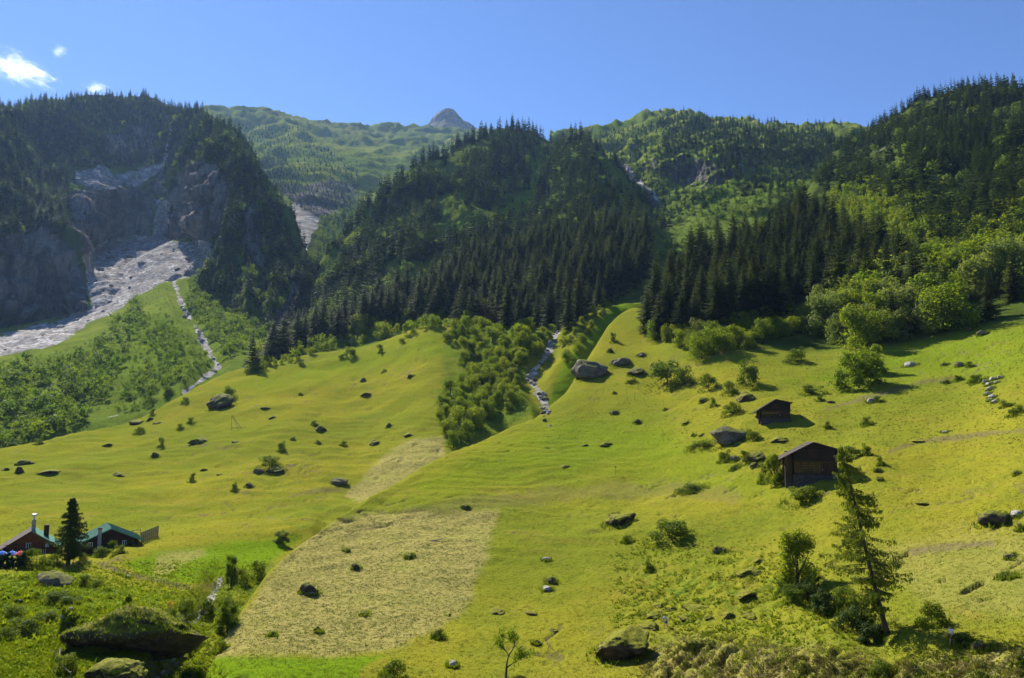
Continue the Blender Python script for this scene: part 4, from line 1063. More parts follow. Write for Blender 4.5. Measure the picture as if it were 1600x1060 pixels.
LM = [('the lower barn', 1267, 735), ('the upper hut', 1210, 645), ('the big grey knoll boulder', 925, 577), ('the tall leaning larch', 1375, 950), ('the person with the rake', 1041, 972), ('the walker in the white shirt', 1487, 992),
      ('the undercut turf rock', 970, 1015), ('the long overhanging turf rock', 190, 985), ('the red-brown farmhouse', 45, 850), ('the green-roofed farm building', 170, 840), ('the wooden tripod frame', 368, 668), ('the marker post on the knoll', 962, 735),
      ('the large hay field’s top corner', 780, 797), ('the middle of the large hay field', 570, 900), ('the large hay field’s foot', 540, 1020), ('the small distant hay field', 630, 735), ('the gully stream bed', 845, 610), ('the thicket on the gully slope', 730, 600), ('the dark pyramid rock', 345, 627),
      ('the long grassy bank', 1490, 858), ('the trail of pale stones', 1550, 610), ('the big round bush', 1340, 575), ('the boulder between the barns', 1143, 681), ('the bushy rock cluster', 421, 722), ('the large bush under the spruces', 1043, 583),
      ('the small tree with the dense shade', 1247, 880), ('the crooked tree on the near slope', 790, 1030), ('the dark hollow under the turf lip', 964, 812), ('the dark brambly rock', 1562, 812), ('the edge of the spruce stand', 1030, 510), ('the belt of bushy trees', 1160, 540), ('the farmyard palisade', 234, 838),
      ('the hay field by the farm', 280, 880), ('the near left meadow rim', 40, 735), ('the crest of the left meadow', 560, 545), ('the near stream', 290, 990), ('the limestone block by the farm', 80, 905)]
SEEN = {}
def describe(px, py, what, w):
    best = min(LM, key=lambda l: math.hypot((l[1] - px), 1.4 * (l[2] - py)) + (0 if abs(l[1] - px) + abs(l[2] - py) > 9 else 400))
    dx, dy = px - best[1], py - best[2]
    d = math.hypot(dx, dy)
    side = 'uphill of' if dy < -abs(dx) * 1.2 else 'downhill of' if dy > abs(dx) * 1.2 else ('right of' if dx > 0 else 'left of') if abs(dy) < abs(dx) * .4 else (('up and right of' if dx > 0 else 'up and left of') if dy < 0 else ('down and right of' if dx > 0 else 'down and left of'))
    far = '' if d < 75 else 'well '
    size = 'tiny' if w < 10 else 'small' if w < 16 else 'medium-sized' if w < 27 else 'large'
    for s in (f'{size} {what} {far}{side} {best[0]}',):
        SEEN[s] = SEEN.get(s, 0) + 1
        return s

def boulder(px, py, w, h=None, kind='grey', what=None, seed=None, depth=.9, sink=.28, name=None, label=None):
    q = hit(px, py + (h or w * .6) * .3)
    if q is None: return
    p = q[0]; s = sc_at(p); h = h or w * .6
    i = int(seed if seed is not None else (px * 7 + py * 13)) % 5
    o = link(name or ('turf_mound' if kind == 'turf' else 'boulder'), ROCKS[kind][i])
    W, Hh = w * s * .52, h * s * .66
    if kind == 'turf': Hh *= .8; sink = .42; depth = 1.2
    o.scale = (W, W * depth, Hh); o.location = p + Vector((0, W * depth * .35, Hh * (.5 - sink)))
    o.rotation_euler = (0, 0, ((px * 3.7 + py * 1.3) % 1.6) - .8)
    what = what or {'grey': 'grey boulder', 'dark': 'dark mossy boulder', 'pale': 'pale stone', 'turf': 'turf-capped stone'}[kind]
    lab = label or describe(px, py, what, w)
    tag(o, lab, 'boulder' if kind != 'turf' else 'mound'); o['_q'] = lab
    PLACED.append(o); return o

def bush(px, py, w, h=None, what=None, label=None, pale=False, seed=None):
    """(px, py): middle of the bush in the survey photograph"""
    h = h or w * .75
    q = hit(px, py + h * .45)
    if q is None: return
    p = q[0]; s = sc_at(p); i = int(seed if seed is not None else px * 3 + py * 5) % 6
    o = empty('bush', p + Vector((0, 0, -.12)), (px * 1.7 + py) % 6.28); sx = w * s / 3.2; sz = h * s / 2.5
    o.scale = (sx, sx, sz)
    link('crown', BUSH_HI[i][0], o); link('limbs', BUSH_HI[i][1], o)
    what = what or ('upright narrow bush' if h > w * 1.15 else 'spreading low bush' if h < w * .5 else 'round bush')
    lab = label or describe(px, py, what, w); tag(o, lab, 'bush'); PLACED.append(o); return o
PLACED = []

# (x, y, width[, height]) read from the photograph
for a in [(358,613,22,20),(289,625,14),(263,611,24),(282,666,12),(299,657,14),(217,673,18),(251,692,11,18),(300,746,12,16),(367,760,12,15),(421,722,40,20),(440,697,14,17),(458,685,9),(491,661,12),(402,579,14),(470,615,7),(472,567,12),(533,557,14,7),(238,644,10,12),
          (547,550,22),(593,545,13,16),(628,533,14,9),(600,579,9),(537,693,13,9),(497,690,10,8),(959,527,13,17),(953,547,10,8),(987,594,18,8),(960,613,7),(1039,639,7),(1080,762,52,14),(1043,583,72,42),(1070,588,40,32),(1107,595,30,26),(1170,583,36,40),(1140,606,26,22),(1242,556,34,22),(1179,606,12,11),(1114,628,10,16),
          (1143,637,30,20),(1158,644,10,7),(1270,608,38,15),(1282,622,12,12),(1372,623,16,10),(1515,569,12,10),(1498,590,14,9),(1527,591,26,13),(1573,630,20,13),(1588,639,26,18),(1355,657,18,14),(1293,663,11,11),(1176,679,24,18),(1094,693,44,12),(1133,712,24,20),(1167,713,24,20),(1148,729,18,10),
          (1194,738,20,32),(1250,770,58,24),(1262,742,24,22),(1330,706,36,20),(1354,703,16,22),(1376,720,12,16),(1046,826,72,32),(981,842,20,12),(685,989,24,16),(615,1045,40,32),(1597,822,18,14),(1574,897,30,12),(1320,932,38,36),(1285,935,30,22),(1345,962,26,16),(1300,952,24,14),(1238,925,40,22),(1456,958,44,40),(1504,997,38,24),(1380,1042,40,26),(1222,918,26,22),
          (1015,882,16,20),(380,902,26,30),(402,893,30,34),(352,948,40,40),(318,945,44,36),(290,952,40,34),(266,962,22,24),(100,1037,44,30),(305,1010,30,26),(297,1050,50,28),(90,930,46,16),(112,938,40,18),(18,955,46,24),(34,978,60,26),(10,990,36,22),(70,962,40,16),(345,1010,22,18),(130,905,24,14),(150,912,26,14),
          (48,872,32,34),(68,880,30,26),(84,876,26,22),(149,848,24,30),(174,852,20,18),(160,862,30,18),(186,858,22,14),(202,848,16,12),(128,872,22,22),(263,583+28,22,12),(8,690,24,18),(24,680,20,14),(60,690,16,10)]: bush(*a)
for a in [(345,629,40,30,'dark'),(241,712,12,10,'dark'),(29,736,12,12,'dark'),(389,759,13,9,'dark'),(431,735,28,12,'dark'),(403,736,14,10,'grey'),(530,753,26,14,'grey'),(567,594,10,9,'grey'),(319,734,12,7,'turf'),(343,741,10,5,'turf'),(728,793,15,8,'dark'),(924,577,54,38,'grey'),(971,566,32,14,'grey'),(997,581,28,16,'dark'),
          (1002,554,14,8,'grey'),(960,645,14,7,'grey'),(997,659,13,7,'dark'),(953,548,9,7,'grey'),(1101,625,14,9,'dark'),(1168,617,32,24,'turf'),(1299,627,12,8,'turf'),(1362,626,14,10,'pale'),(1425,569,22,10,'pale'),(1478,569,11,5,'dark'),(1501,569,13,10,'grey'),(1479,597,13,7,'dark'),
          (1478,675,11,4,'pale'),(1537,520,17,9,'grey'),(1516,515,10,7,'dark'),(1143,682,56,28,'grey'),(1221,685,32,13,'turf'),(1084,680,7,5,'dark'),(1096,680,7,5,'dark'),(1072,661,12,6,'dark'),(1186,715,26,18,'dark'),(1180,728,14,10,'dark'),(1150,716,16,10,'grey'),(1372,735,10,7,'dark'),(1443,786,17,6,'turf'),(1376,749,8,5,'dark'),
          (1125,861,20,12,'dark'),(861,908,20,11,'dark'),(854,921,18,8,'pale'),(854,874,14,6,'pale'),(482,922,28,20,'dark'),(484,927,16,9,'pale'),(556,886,14,10,'dark'),(570,960,15,7,'dark'),(541,860,10,6,'dark'),(425,992,15,9,'dark'),(496,986,13,11,'dark'),(707,1039,18,10,'pale'),(838,1005,14,10,'grey'),
          (1562,812,52,24,'dark'),(1592,803,18,12,'pale'),(1580,870,16,9,'grey'),(80,906,58,26,'grey'),(107,953,13,9,'pale'),(98,963,10,6,'pale'),(28,939,9,5,'pale'),(137,879,7,5,'pale'),(200,902,8,5,'pale'),(186,898,6,4,'pale'),(356,944,12,9,'pale'),(120,945,6,4,'pale'),
          (211,659,22,11,'turf'),(234,654,12,8,'turf'),(246,660,16,7,'turf'),(311,688,28,14,'turf'),(168,694,20,7,'turf'),(182,741,20,12,'turf'),(7,733,14,10,'turf'),(75,736,40,8,'turf'),(32,722,34,14,'turf'),(499,669,22,13,'turf'),(574,615,22,8,'turf'),(642,588,11,6,'dark'),(586,690,20,13,'turf'),(639,678,20,7,'turf'),(608,665,11,7,'dark'),
          (425,652,14,8,'turf'),(414,637,15,6,'turf'),(367,690,12,7,'turf'),(948,693,26,7,'turf'),(914,695,16,5,'turf'),(883,728,22,6,'turf'),(776,955,28,10,'turf'),(1176,893,42,16,'turf'),(1171,927,36,18,'turf'),(1174,961,26,18,'turf'),(1188,875,20,9,'turf'),(1050,951,15,10,'turf'),(1094,950,40,13,'turf'),
          (1140,960,22,10,'turf'),(1072,965,20,9,'turf'),(1018,978,32,16,'turf'),(1022,961,24,10,'turf'),(1030,945,20,8,'turf'),(1110,965,16,9,'turf'),(1250,935,22,12,'turf'),(1280,955,18,8,'turf'),(1436,688,20,6,'turf'),(1537,1012,24,18,'dark'),(1590,740,10,8,'dark'),(1232,705,10,5,'turf'),(700,960,14,6,'turf'),(866,985,14,8,'turf'),(830,958,16,7,'turf'),(640,870,14,6,'dark')]: boulder(*a)
# the trail of pale stones, the stream's stones, the fan's blocks
g = np.random.default_rng(5)
for i, (x, y, w_) in enumerate([(1553,592,13),(1546,600,10),(1558,597,9),(1549,607,11),(1545,615,10),(1552,620,12),(1556,627,10),(1548,625,8),(1541,596,9),(1563,590,10)]):
    o = boulder(x, y, w_, w_ * .6, 'pale', label='pale stone in the stone trail at the upper meadow edge'); o['group'] = 'stones of the pale trail'
for i in range(46):
    t = g.random(); k = int(t * (len(STREAM2) - 1)); f = t * (len(STREAM2) - 1) - k
    x = STREAM2[k][0] * (1 - f) + STREAM2[k + 1][0] * f + g.normal(0, 5); y = STREAM2[k][1] * (1 - f) + STREAM2[k + 1][1] * f
    w_ = g.uniform(4, 10); o = boulder(x, y, w_, w_ * .6, ('pale', 'grey', 'pale')[i % 3], label='pale block in the stony stream bed of the gully', name='stream_stone', seed=i)
    if o: o['group'] = 'blocks in the gully stream'; o['category'] = 'stone'
for i in range(34):
    t = g.random() * .75 + .2; k = int(t * (len(STREAM1) - 1)); f = t * (len(STREAM1) - 1) - k
    x = STREAM1[k][0] * (1 - f) + STREAM1[k + 1][0] * f + g.normal(0, 9); y = STREAM1[k][1] * (1 - f) + STREAM1[k + 1][1] * f
    w_ = g.uniform(5, 14); o = boulder(x, y, w_, w_ * .6, ('pale', 'grey', 'grey')[i % 3], label='stone in the shaded stream bed below the near meadow', name='stream_stone', seed=i)
    if o: o['group'] = 'stones in the near stream'; o['category'] = 'stone'
FAN = [(0,520),(140,470),(135,405),(190,372),(330,378),(300,430),(225,460),(150,505),(0,557)]
for i in range(180):
    x, y = g.uniform(0, 330), g.uniform(375, 560)
    if poly_sd(x, y, FAN) < 3: continue
    w_ = 3 + 11 * g.random() ** 2.2
    o = boulder(x, y, w_, w_ * .5, ('pale', 'grey', 'pale')[i % 3], label='pale block on the rockfall fan under the cliff', name='fallen_block', seed=i)
    if o: o['group'] = 'blocks on the rockfall fan'; o['category'] = 'stone'
for i in range(22):
    t = g.random(); L_ = [(285,478),(308,515),(328,555),(342,573),(318,592)]; k = int(t * 4); f = t * 4 - k
    o = boulder(L_[k][0]*(1-f)+L_[k+1][0]*f + g.normal(0,4), L_[k][1]*(1-f)+L_[k+1][1]*f, g.uniform(3,9), None, 'pale', label='pale block in the stony channel below the rockfall fan', name='fallen_block', seed=i)
    if o: o['group'] = 'blocks in the stony channel'; o['category'] = 'stone'

# --- the two large undercut rocks
TURF = []
def big_rock(name, px, py, w, h, depth, seed, lab, under, mat, slant=0.):
    p = hit(px, py)[0]; s = sc_at(p)
    V, F = boulder_geo(seed, ICO5, 9, .15, .8)
    W, Hh, D = w * s * .58, h * s * .72, depth * s * .5
    V = V * (W, D, Hh)
    lowf = np.clip((.35 * Hh - V[:, 2]) / Hh, 0, 1.2)
    V[:, 1] += under * D * lowf * (V[:, 1] < D * .3)
    V[:, 0] *= 1 - .18 * lowf
    V[:, 2] += slant * V[:, 0]
    V = V + (fbm(V, 1.6, 5, .6, seed) * .5 + ridged(V * (.6, 1, 1.6), 2.4, 4, .55, seed) * .32)[:, None] * np.array([1, 1, .7])
    o = link(name, mesh_np(name, V, F, [mat], smooth=True)); o.location = p + Vector((0, D * .5, Hh * .22))
    up_ = V[:, 2] > .25 * Hh
    if seed == 31: TURF.append(V[up_] + np.array(o.location[:]))
    tag(o, lab, 'rock'); return o
big_rock('rock_outcrop', 190, 1022, 205, 74, 120, 31, 'long turf-topped rock overhanging dark shade beside the near stream', .7, M['turf_rock'], .05)
big_rock('rock_outcrop', 974, 1034, 104, 46, 120, 44, 'undercut brown rock with a turf top jutting from the near slope', .75, M['turf_rock'], .12)
big_rock('rock_outcrop', 968, 822, 52, 20, 70, 52, 'dark hollow rock under a turf lip in the middle of the near meadow', .6, M['turf_rock'], .18)
big_rock('turf_mound', 167, 1066, 84, 30, 90, 57, 'round grassy mound in front of the overhanging turf rock', 0., M['turf_rock'])

# --- log barns with gables to the valley
def barn(px, py, rz, left, main, right, apex, eaveL, eaveR, zb, zj, depth, lab, small=False):
    p = hit(px, py)[0]; s = sc_at(p); r_ = empty('log_barn' if not small else 'log_hut', p - Vector((0, 0, .15)), rz)
    tag(r_, lab, 'barn' if not small else 'hut')
    f = lambda v: v * s
    xl, xm, xr = f(left), f(main), f(right); xa, za = f(apex[0]), f(apex[1]); exl, ezl = f(eaveL[0]), f(eaveL[1]); exr, ezr = f(eaveR[0]), f(eaveR[1])
    zb, zj, D = f(zb), f(zj), f(depth)
    roofz = lambda x: (za + (ezl - za) * (x - xa) / (exl - xa)) if x < xa else (za + (ezr - za) * (x - xa) / (exr - xa))
    g = np.random.default_rng(int(px))
    b = MB(); b.box(((xm + xr) / 2, D / 2, zb / 2 - 1.), (xr - xm + .3, D + .3, zb + 2.)); b.box(((xl + xm) / 2 - .08, D * .5 + .35, zb / 2 - .6), (xm - xl - .18, D * .8, zb + 1.2))
    b.build('stone_base', M['fieldstone'], r_)
    lh = .30                                                    # horizontal logs, storey by storey
    def logs(x0, x1, z0, z1, out=0., mat='log', name='log_wall'):
        mb = MB(); z = z0
        while z < z1 - .02:
            h_ = min(lh, z1 - z); zz = z + h_ / 2
            a0, a1 = x0, x1
            if roofz(a0) < z + h_: a0 = xa + (z + h_ - za) * (exl - xa) / (ezl - za)
            if roofz(a1) < z + h_: a1 = xa + (z + h_ - za) * (exr - xa) / (ezr - za)
            if a1 - a0 > .25:
                mb.box(((a0 + a1) / 2, -out + .10 + g.uniform(-.02, .02), zz), (a1 - a0, .22, h_ * .94))
                for xx in (x0, x1):
                    hh = min(z + h_, roofz(xx))
                    if hh > z + .08: mb.box((xx + (.12 if xx == x0 else -.12), D / 2 + g.uniform(-.03, .03) + .2, (z + hh) / 2), (.2, D - .25, (hh - z) * .94))
            z += h_
        if z1 > za - .5: [mb.add([(x0 + .05, y_, z0), (x1 - .05, y_, z0), (x1 - .05, y_, roofz(x1 - .05) + .02), (xa, y_, za + .02), (x0 + .05, y_, roofz(x0 + .05) + .02)], [(0, 1, 2, 3, 4)]) for y_ in (.12, D - .12)]
        return mb.build(name, M[mat], r_)
    logs(xm, xr, zb, zj, 0., 'log_gold', 'lower_wall')
    logs(xm - .06, xr + .06, zj + .02, za, .28, 'log', 'upper_wall')
    if xm - xl > .6: logs(xl, xm - .25, zb * .9, roofz((xl + xm) / 2), -.3, 'log_gold', 'lean_to')
    o_ = .55
    for (ex, ez) in ((exl, ezl), (exr, ezr)):                   # roof slabs, courses of shingles as thin steps
        rf = MB(); n = 9; nx = math.hypot(ex - xa, ez - za)
        ux, uz = (ex - xa) / nx, (ez - za) / nx; qx, qz = (-uz, ux) if -uz * 0 + ux * 1 > 0 else (uz, -ux)
        if qz < 0: qx, qz = -qx, -qz
        for k in range(n):
            a_, b_ = nx * k / n, nx * (k + 1.12) / n
            t0, t1 = .17 - .0, .11
            P = lambda d_, h_: (xa + ux * d_ + qx * h_, -o_ - .25 + .02 * (k % 2), za + uz * d_ + qz * h_)
            poly = [P(a_, .02), P(b_, .02), P(b_, t0), P(a_, t1)]
            rf.prism(poly, (0, 0, 0), (0, D + 2 * o_, 0))
        rf.build('roof', M['shingle'], r_)
    bm_ = MB()
    for t in (0., .5, 1.):
        for (ex, ez) in ((exl, ezl), (exr, ezr)):
            x_ = xa + (ex - xa) * t * .93; z_ = za + (ez - za) * t * .93 - .13
            bm_.tube([(x_, -o_, z_), (x_, D + o_ * .8, z_)], .10, 6)
            if t == 0: break
    bm_.build('purlin', M['log'], r_)
    d = MB(); dw = min(1.1, (xr - xm) * .16); xc = xa - .15
    d.box((xc, -.33, zj + (za - zj) * .38), (dw * 1.25, .08, (za - zj) * .42)); dd = d.build('loft_door', M['dark_wood'], r_)
    fr = MB()
    for sx in (-1, 1): fr.box((xc + sx * dw * .72, -.35, zj + (za - zj) * .38), (.12, .12, (za - zj) * .48))
    fr.box((xc, -.352, zj + (za - zj) * .38 + (za - zj) * .235), (dw * 1.5, .11, .11)); fr.build('frame', M['log_gold'], dd)
    d2 = MB(); d2.box((xr - (xr - xm) * .28, -.06, zb + (zj - zb) * .42), (dw * 1.2, .10, (zj - zb) * .8)); door = d2.build('door', M['dark_wood'], r_)
    h2 = MB(); h2.box((xr - (xr - xm) * .28 - dw * .45, -.13, zb + (zj - zb) * .42), (.06, .05, .22)); h2.build('handle', M['metal'], door)
    for xx in (xm + .05, (xm + xr) / 2 + .4, xr - .05):
        c_ = MB(); c_.box((xx, -.40, (zj + max(zj + .3, roofz(xx) - .15)) / 2), (.2, .16, max(.3, roofz(xx) - .15 - zj))); c_.build('post', M['log'], r_)
    br = MB(); br.box(((xm + xr) / 2, -.32, zj), (xr - xm + .5, .3, .22)); br.build('jetty_beam', M['log_gold'], r_)
    return r_
barn(1267, 756, R(-15), -37, -24, 40, (6, 65), (-45, 38), (43, 54), 14, 36, 72, 'larger dark log barn with a stone base beside the small poplar-like tree')
barn(1212, 660, R(-13), -25, -21, 22, (1, 36), (-32, 15.5), (26, 30.5), 7, 19, 50, 'smaller dark log hut standing uphill of the larger barn', True)
g = np.random.default_rng(9)
for i in range(9):                                               # split wood and stones by the barn's lit corner
    x, y = 1234 + g.uniform(0, 22), 741 + g.uniform(0, 12)
    q = hit(x, y)[0]; a = g.uniform(-.6, 1.2); mb = MB(); L = g.uniform(.8, 2.)
    mb.tube([(-L/2, 0, 0), (0, .02, .03), (L/2, 0, .05)], [.09, .11, .08], 7); o = mb.build('cut_log', M['pale_wood']); o.location = q + Vector((0, -.5, .15)); o.rotation_euler = (g.uniform(-.4, .4), g.uniform(-.5, .5), a)
    tag(o, 'pale cut log lying at the lit corner of the larger barn', 'log', 'cut logs beside the larger barn')

# --- farm
p = hit(47, 866)[0]; s = sc_at(p)
h1 = empty('farmhouse', p - Vector((0, 0, .3)), R(30)); tag(h1, 'red-brown wooden farmhouse with a white chimney cowl behind the parasols', 'house')
W, D, ze, za = 62 * s, 60 * s, 17 * s, 37 * s
mb = MB(); mb.prism([(-W/2, 0, -1), (W/2, 0, -1), (W/2, 0, ze), (0, 0, za - .15), (-W/2, 0, ze)], (0, 0, 0), (0, D, 0)); mb.build('wall', M['red_wood'], h1)
for sx in (-1, 1):
    mb = MB(); ex = sx * (W / 2 + 13 * s); ez = za - (za - ze) * (W / 2 + 13 * s) / (W / 2)
    mb.prism([(0, -1.2, za), (ex, -1.2, ez), (ex, -1.2, ez + .22), (0, -1.2, za + .24)], (0, 0, 0), (0, D + 2, 0)); mb.build('roof', M['green_roof' if sx > 0 else 'brown_roof'], h1)
mb = MB(); mb.box((2 * s, D * .35, za + .9), (.7, .7, 2.2)); ch = mb.build('chimney', M['plaster'], h1)
mb = MB(); mb.tube([(2*s, D*.35, za + 2.0), (2*s, D*.35, za + 2.6)], .2, 10); mb.tube([(2*s, D*.35, za + 2.6), (2*s, D*.35, za + 2.75), (2*s, D*.35, za + 3.05), (2*s, D*.35, za + 3.15)], [.3, .55, .5, .1], 12); mb.build('cowl', M['metal'], ch)
mb = MB(); mb.box((20 * s, D * .4, za - .4), (.9, .9, 2.4)); mb.build('chimney', M['dark_wood'], h1)
for x_, z_, w_, h_ in ((-3*s, 15*s, 6*s, 8*s), (18*s, 6*s, 5*s, 7*s), (-18*s, 6*s, 5*s, 7*s)):
    mb = MB(); mb.box((x_, -.04, z_), (w_, .1, h_)); wn = mb.build('window', M['glass'], h1)
    mb = MB()
    for dx_ in (-w_/2, 0, w_/2): mb.box((x_ + dx_, -.10, z_), (.1, .08, h_ + .2))
    for dz_ in (-h_/2, h_/2): mb.box((x_, -.102, z_ + dz_), (w_ + .2, .07, .1))
    mb.build('frame', M['white_paint'], wn)
mb = MB(); mb.box((22 * s, -.06, 14 * s), (5 * s, .1, 10 * s)); mb.build('notice_board', M['white_paint'], h1)
mb = MB(); mb.box((0, -.75, 11 * s), (W + .8, 1.3, .14)); 
for k in range(17): mb.box((-W/2 + k * W / 16, -1.35, 11 * s + .55), (.09, .05, 1.))
mb.box((0, -1.35, 11 * s + 1.08), (W + .8, .09, .08)); mb.build('balcony', M['dark_wood'], h1)

p = hit(172, 858)[0]; s = sc_at(p)
h2 = empty('farm_building', p - Vector((0, 0, .3)), R(31)); tag(h2, 'long dark farm building with a pale green metal roof behind the tall dark conifer', 'house')
W, D, ze, za = 78 * s, 70 * s, 15 * s, 33 * s
mb = MB(); mb.prism([(-W/2, 0, -1.5), (W/2, 0, -1.5), (W/2, 0, ze), (0, 0, za - .15), (-W/2, 0, ze)], (0, 0, 0), (0, D, 0)); mb.build('wall', M['dark_wood'], h2)
for sx in (-1, 1):
    mb = MB(); ex = sx * (W / 2 + 8 * s); ez = za - (za - ze) * (W / 2 + 8 * s) / (W / 2)
    mb.prism([(0, -1., za), (ex, -1., ez), (ex, -1., ez + .18), (0, -1., za + .2)], (0, 0, 0), (0, D + 2, 0))
    for k in range(12): mb.prism([(0, -.9 + k * (D + 1.8) / 11, za + .2), (ex, -.9 + k * (D + 1.8) / 11, ez + .18), (ex, -.9 + k * (D + 1.8) / 11, ez + .24), (0, -.9 + k * (D + 1.8) / 11, za + .26)], (0, 0, 0), (0, .06, 0))
    mb.build('roof', M['green_roof'], h2)
mb = MB(); mb.box((-16 * s, -.9, 19 * s - .5), (5 * s, 4.6 * s, 40 * s)); chm = mb.build('chimney', M['plaster'], h2)
mb = MB(); mb.box((-16 * s, -.9, 39.4 * s - .5), (6 * s, 5.6 * s, .25)); mb.build('cap', M['dark_wood'], chm)
mb = MB(); mb.box((6 * s, -.05, 7 * s), (6 * s, .1, 13 * s)); dr = mb.build('door', M['brown_roof'], h2)
mb = MB(); mb.box((8 * s, -.13, 6 * s), (.07, .08, .2)); mb.build('handle', M['metal'], dr)
for x_ in (-28 * s, 20 * s):
    mb = MB(); mb.box((x_, -.04, 11 * s), (6 * s, .1, 6 * s)); wn = mb.build('window', M['glass'], h2)
    mb = MB()
    for dx_ in (-3*s, 0, 3*s): mb.box((x_ + dx_, -.1, 11*s), (.1, .08, 6*s))
    mb.box((x_, -.101, 14*s), (6*s, .07, .1)); mb.box((x_, -.101, 8*s), (6*s, .07, .1)); mb.build('frame', M['white_paint'], wn)

# parasols on the terrace, hedge of dark thujas in front
pm = {}
for i, (x, c, lab) in enumerate([(2, 'blue', 'blue parasol at the outer end of the farmhouse terrace'), (18, 'blue', 'blue parasol next to the red one on the terrace'), (31, 'red', 'red parasol on the farmhouse terrace')]):
    q = hit(x, 881)[0]; s = sc_at(q); o = empty('parasol', q); tag(o, lab, 'parasol')
    H_ = 20 * s; Wd = 8.5 * s
    mb = MB(); mb.tube([(0, 0, -.2), (0, 0, H_ + .15)], .035, 8); mb.build('pole', M['white_paint'], o)
    V = [(0, 0, H_)] + [(Wd * rr_ * math.cos(k * math.pi / 4), Wd * rr_ * math.sin(k * math.pi / 4), H_ - zz) for rr_, zz in ((.5, .22), (1., .55), (1., .75)) for k in range(8)]
    F = [(0, 1 + k, 1 + (k + 1) % 8) for k in range(8)] + [(1 + 8*j + k, 9 + 8*j + k, 9 + 8*j + (k+1) % 8, 1 + 8*j + (k+1) % 8) for j in (0, 1) for k in range(8)]
    mb = MB(); mb.add(V, F); mb.build('canopy', M[c + '_cloth'], o)
for i, x in enumerate(range(-4, 44, 8)):
    q = hit(x, 889 - (i % 2))[0]; s = sc_at(q); o = empty('thuja', q - Vector((0, 0, .1)), i * 1.3)
    V, F = leaf_cloud(700 + i, 10 * s, (21 + 3 * (i * 7 % 3)) * s, .05, 16, 1500, .14, .3)
    link('crown', mesh_np('thuja_crown', V, F, [M['dark_hedge']]), o); mb = MB(); mb.tube([(0, 0, -.3), (0, 0, 12 * s)], [.12, .05], 6); mb.build('trunk', M['bark'], o)
    tag(o, 'dark upright thuja in the hedge before the parasol terrace', 'hedge tree', 'thujas of the terrace hedge')
# palisade and rail by the yard
def along(pts, n):
    out = []
    L = [0]
    for a_, b_ in zip(pts, pts[1:]): L.append(L[-1] + math.hypot(b_[0] - a_[0], b_[1] - a_[1]))
    for i in range(n):
        t = L[-1] * i / (n - 1); k = min(len(pts) - 2, max(j for j in range(len(pts)) if L[j] <= t + 1e-6)); f = (t - L[k]) / (L[k + 1] - L[k])
        out.append((pts[k][0] * (1 - f) + pts[k + 1][0] * f, pts[k][1] * (1 - f) + pts[k + 1][1] * f))
    return out
r_ = empty('palisade_fence', (0, 0, 0)); tag(r_, 'grey palisade of upright boards beside the farm yard', 'fence')
pl = [hit(x, y)[0] for x, y in along([(221, 849), (246, 839)], 9)]
r_.location = pl[0]
for i, q in enumerate(pl):
    mb = MB(); s = sc_at(q); mb.box((0, 0, 7 * s), (.34, .07, 20 * s)); o = mb.build('board', M['grey_post'], r_); o.location = q - pl[0]
mb = MB(); s = sc_at(pl[0])
for z_ in (4, 12): mb.tube([q - pl[0] + Vector((0, .08, z_ * s)) for q in pl], .06, 5)
mb.build('rail', M['grey_post'], r_)
def fence(pts, n, hpx, lab, wires, mat='grey_post', name='post_and_rail_fence', rad=.05, wr=.018, skip_post=False):
    L = [hit(x, y) for x, y in along(pts, n)]; L = [q[0] for q in L if q]
    r_ = empty(name, L[0]); tag(r_, lab, 'fence')
    for i, q in enumerate(L):
        mb = MB(); s = sc_at(q); mb.tube([(0, 0, -.4), (0, 0, hpx * s)], rad, 6); o = mb.build('post', M[mat], r_); o.location = q - L[0]
    for wz in wires:
        mb = MB(); mb.tube([q - L[0] + Vector((0, -rad - .01, wz * hpx * sc_at(q))) for q in L], wr, 4); mb.build('rail' if wr > .03 else 'wire', M[mat], r_)
fence([(184, 845), (205, 838), (219, 836)], 4, 9, 'low rail fence joining the farm building to the palisade', (.9, .5), rad=.08, wr=.06)
fence([(100, 889), (128, 884), (160, 889), (195, 899), (240, 910), (290, 922), (330, 922), (372, 905)], 15, 8, 'thin post-and-wire fence along the path below the farm', (.9, .5), name='wire_fence')
fence([(84, 1030), (95, 1018), (90, 1045), (110, 1062)], 4, 12, 'bent grey rail fence at the foot of the overhanging turf rock', (.9,), rad=.06, wr=.05)
fence([(1352, 1002), (1372, 996)], 2, 12, 'short grey rail beside the trunk of the leaning larch', (.9,), rad=.05, wr=.04) if False else None

# tripod frame, marker post, fallen log
q = hit(370, 672)[0]; s = sc_at(q); r_ = empty('tripod_frame', q); tag(r_, 'weathered wooden tripod frame standing on bare soil of the left meadow', 'frame')
for x0, y0, x1 in ((-8, 0, -9), (10, -1, -8), (2, 4, -8)):
    mb = MB(); mb.tube([(x0 * s, y0 * s, -.2), (x1 * s, 0, 22 * s)], .09, 6); mb.build('leg', M['grey_post'], r_)
mb = MB(); mb.tube([(-8.5 * s, 0, 3 * s), (14 * s, 0, 4 * s)], .07, 6); mb.build('crossbar', M['grey_post'], r_)
q = hit(962, 742)[0]; s = sc_at(q); r_ = empty('marker_post', q); tag(r_, 'thin weathered marker post standing alone on the smooth knoll', 'post')
mb = MB(); mb.tube([(0, 0, -.3), (.03, 0, 13 * s)], .05, 6); mb.build('post', M['grey_post'], r_)
mb = MB(); mb.box((0, -.06, 12 * s), (.5, .04, .22)); mb.build('board', M['grey_post'], r_)
q = hit(684, 846)[0]; mb = MB(); mb.tube([(-1.3, -.2, .1), (-.4, 0, .16), (.5, .15, .3), (1.3, .5, .55)], [.12, .13, .1, .04], 7); o = mb.build('fallen_log', M['pale_wood']); o.location = q
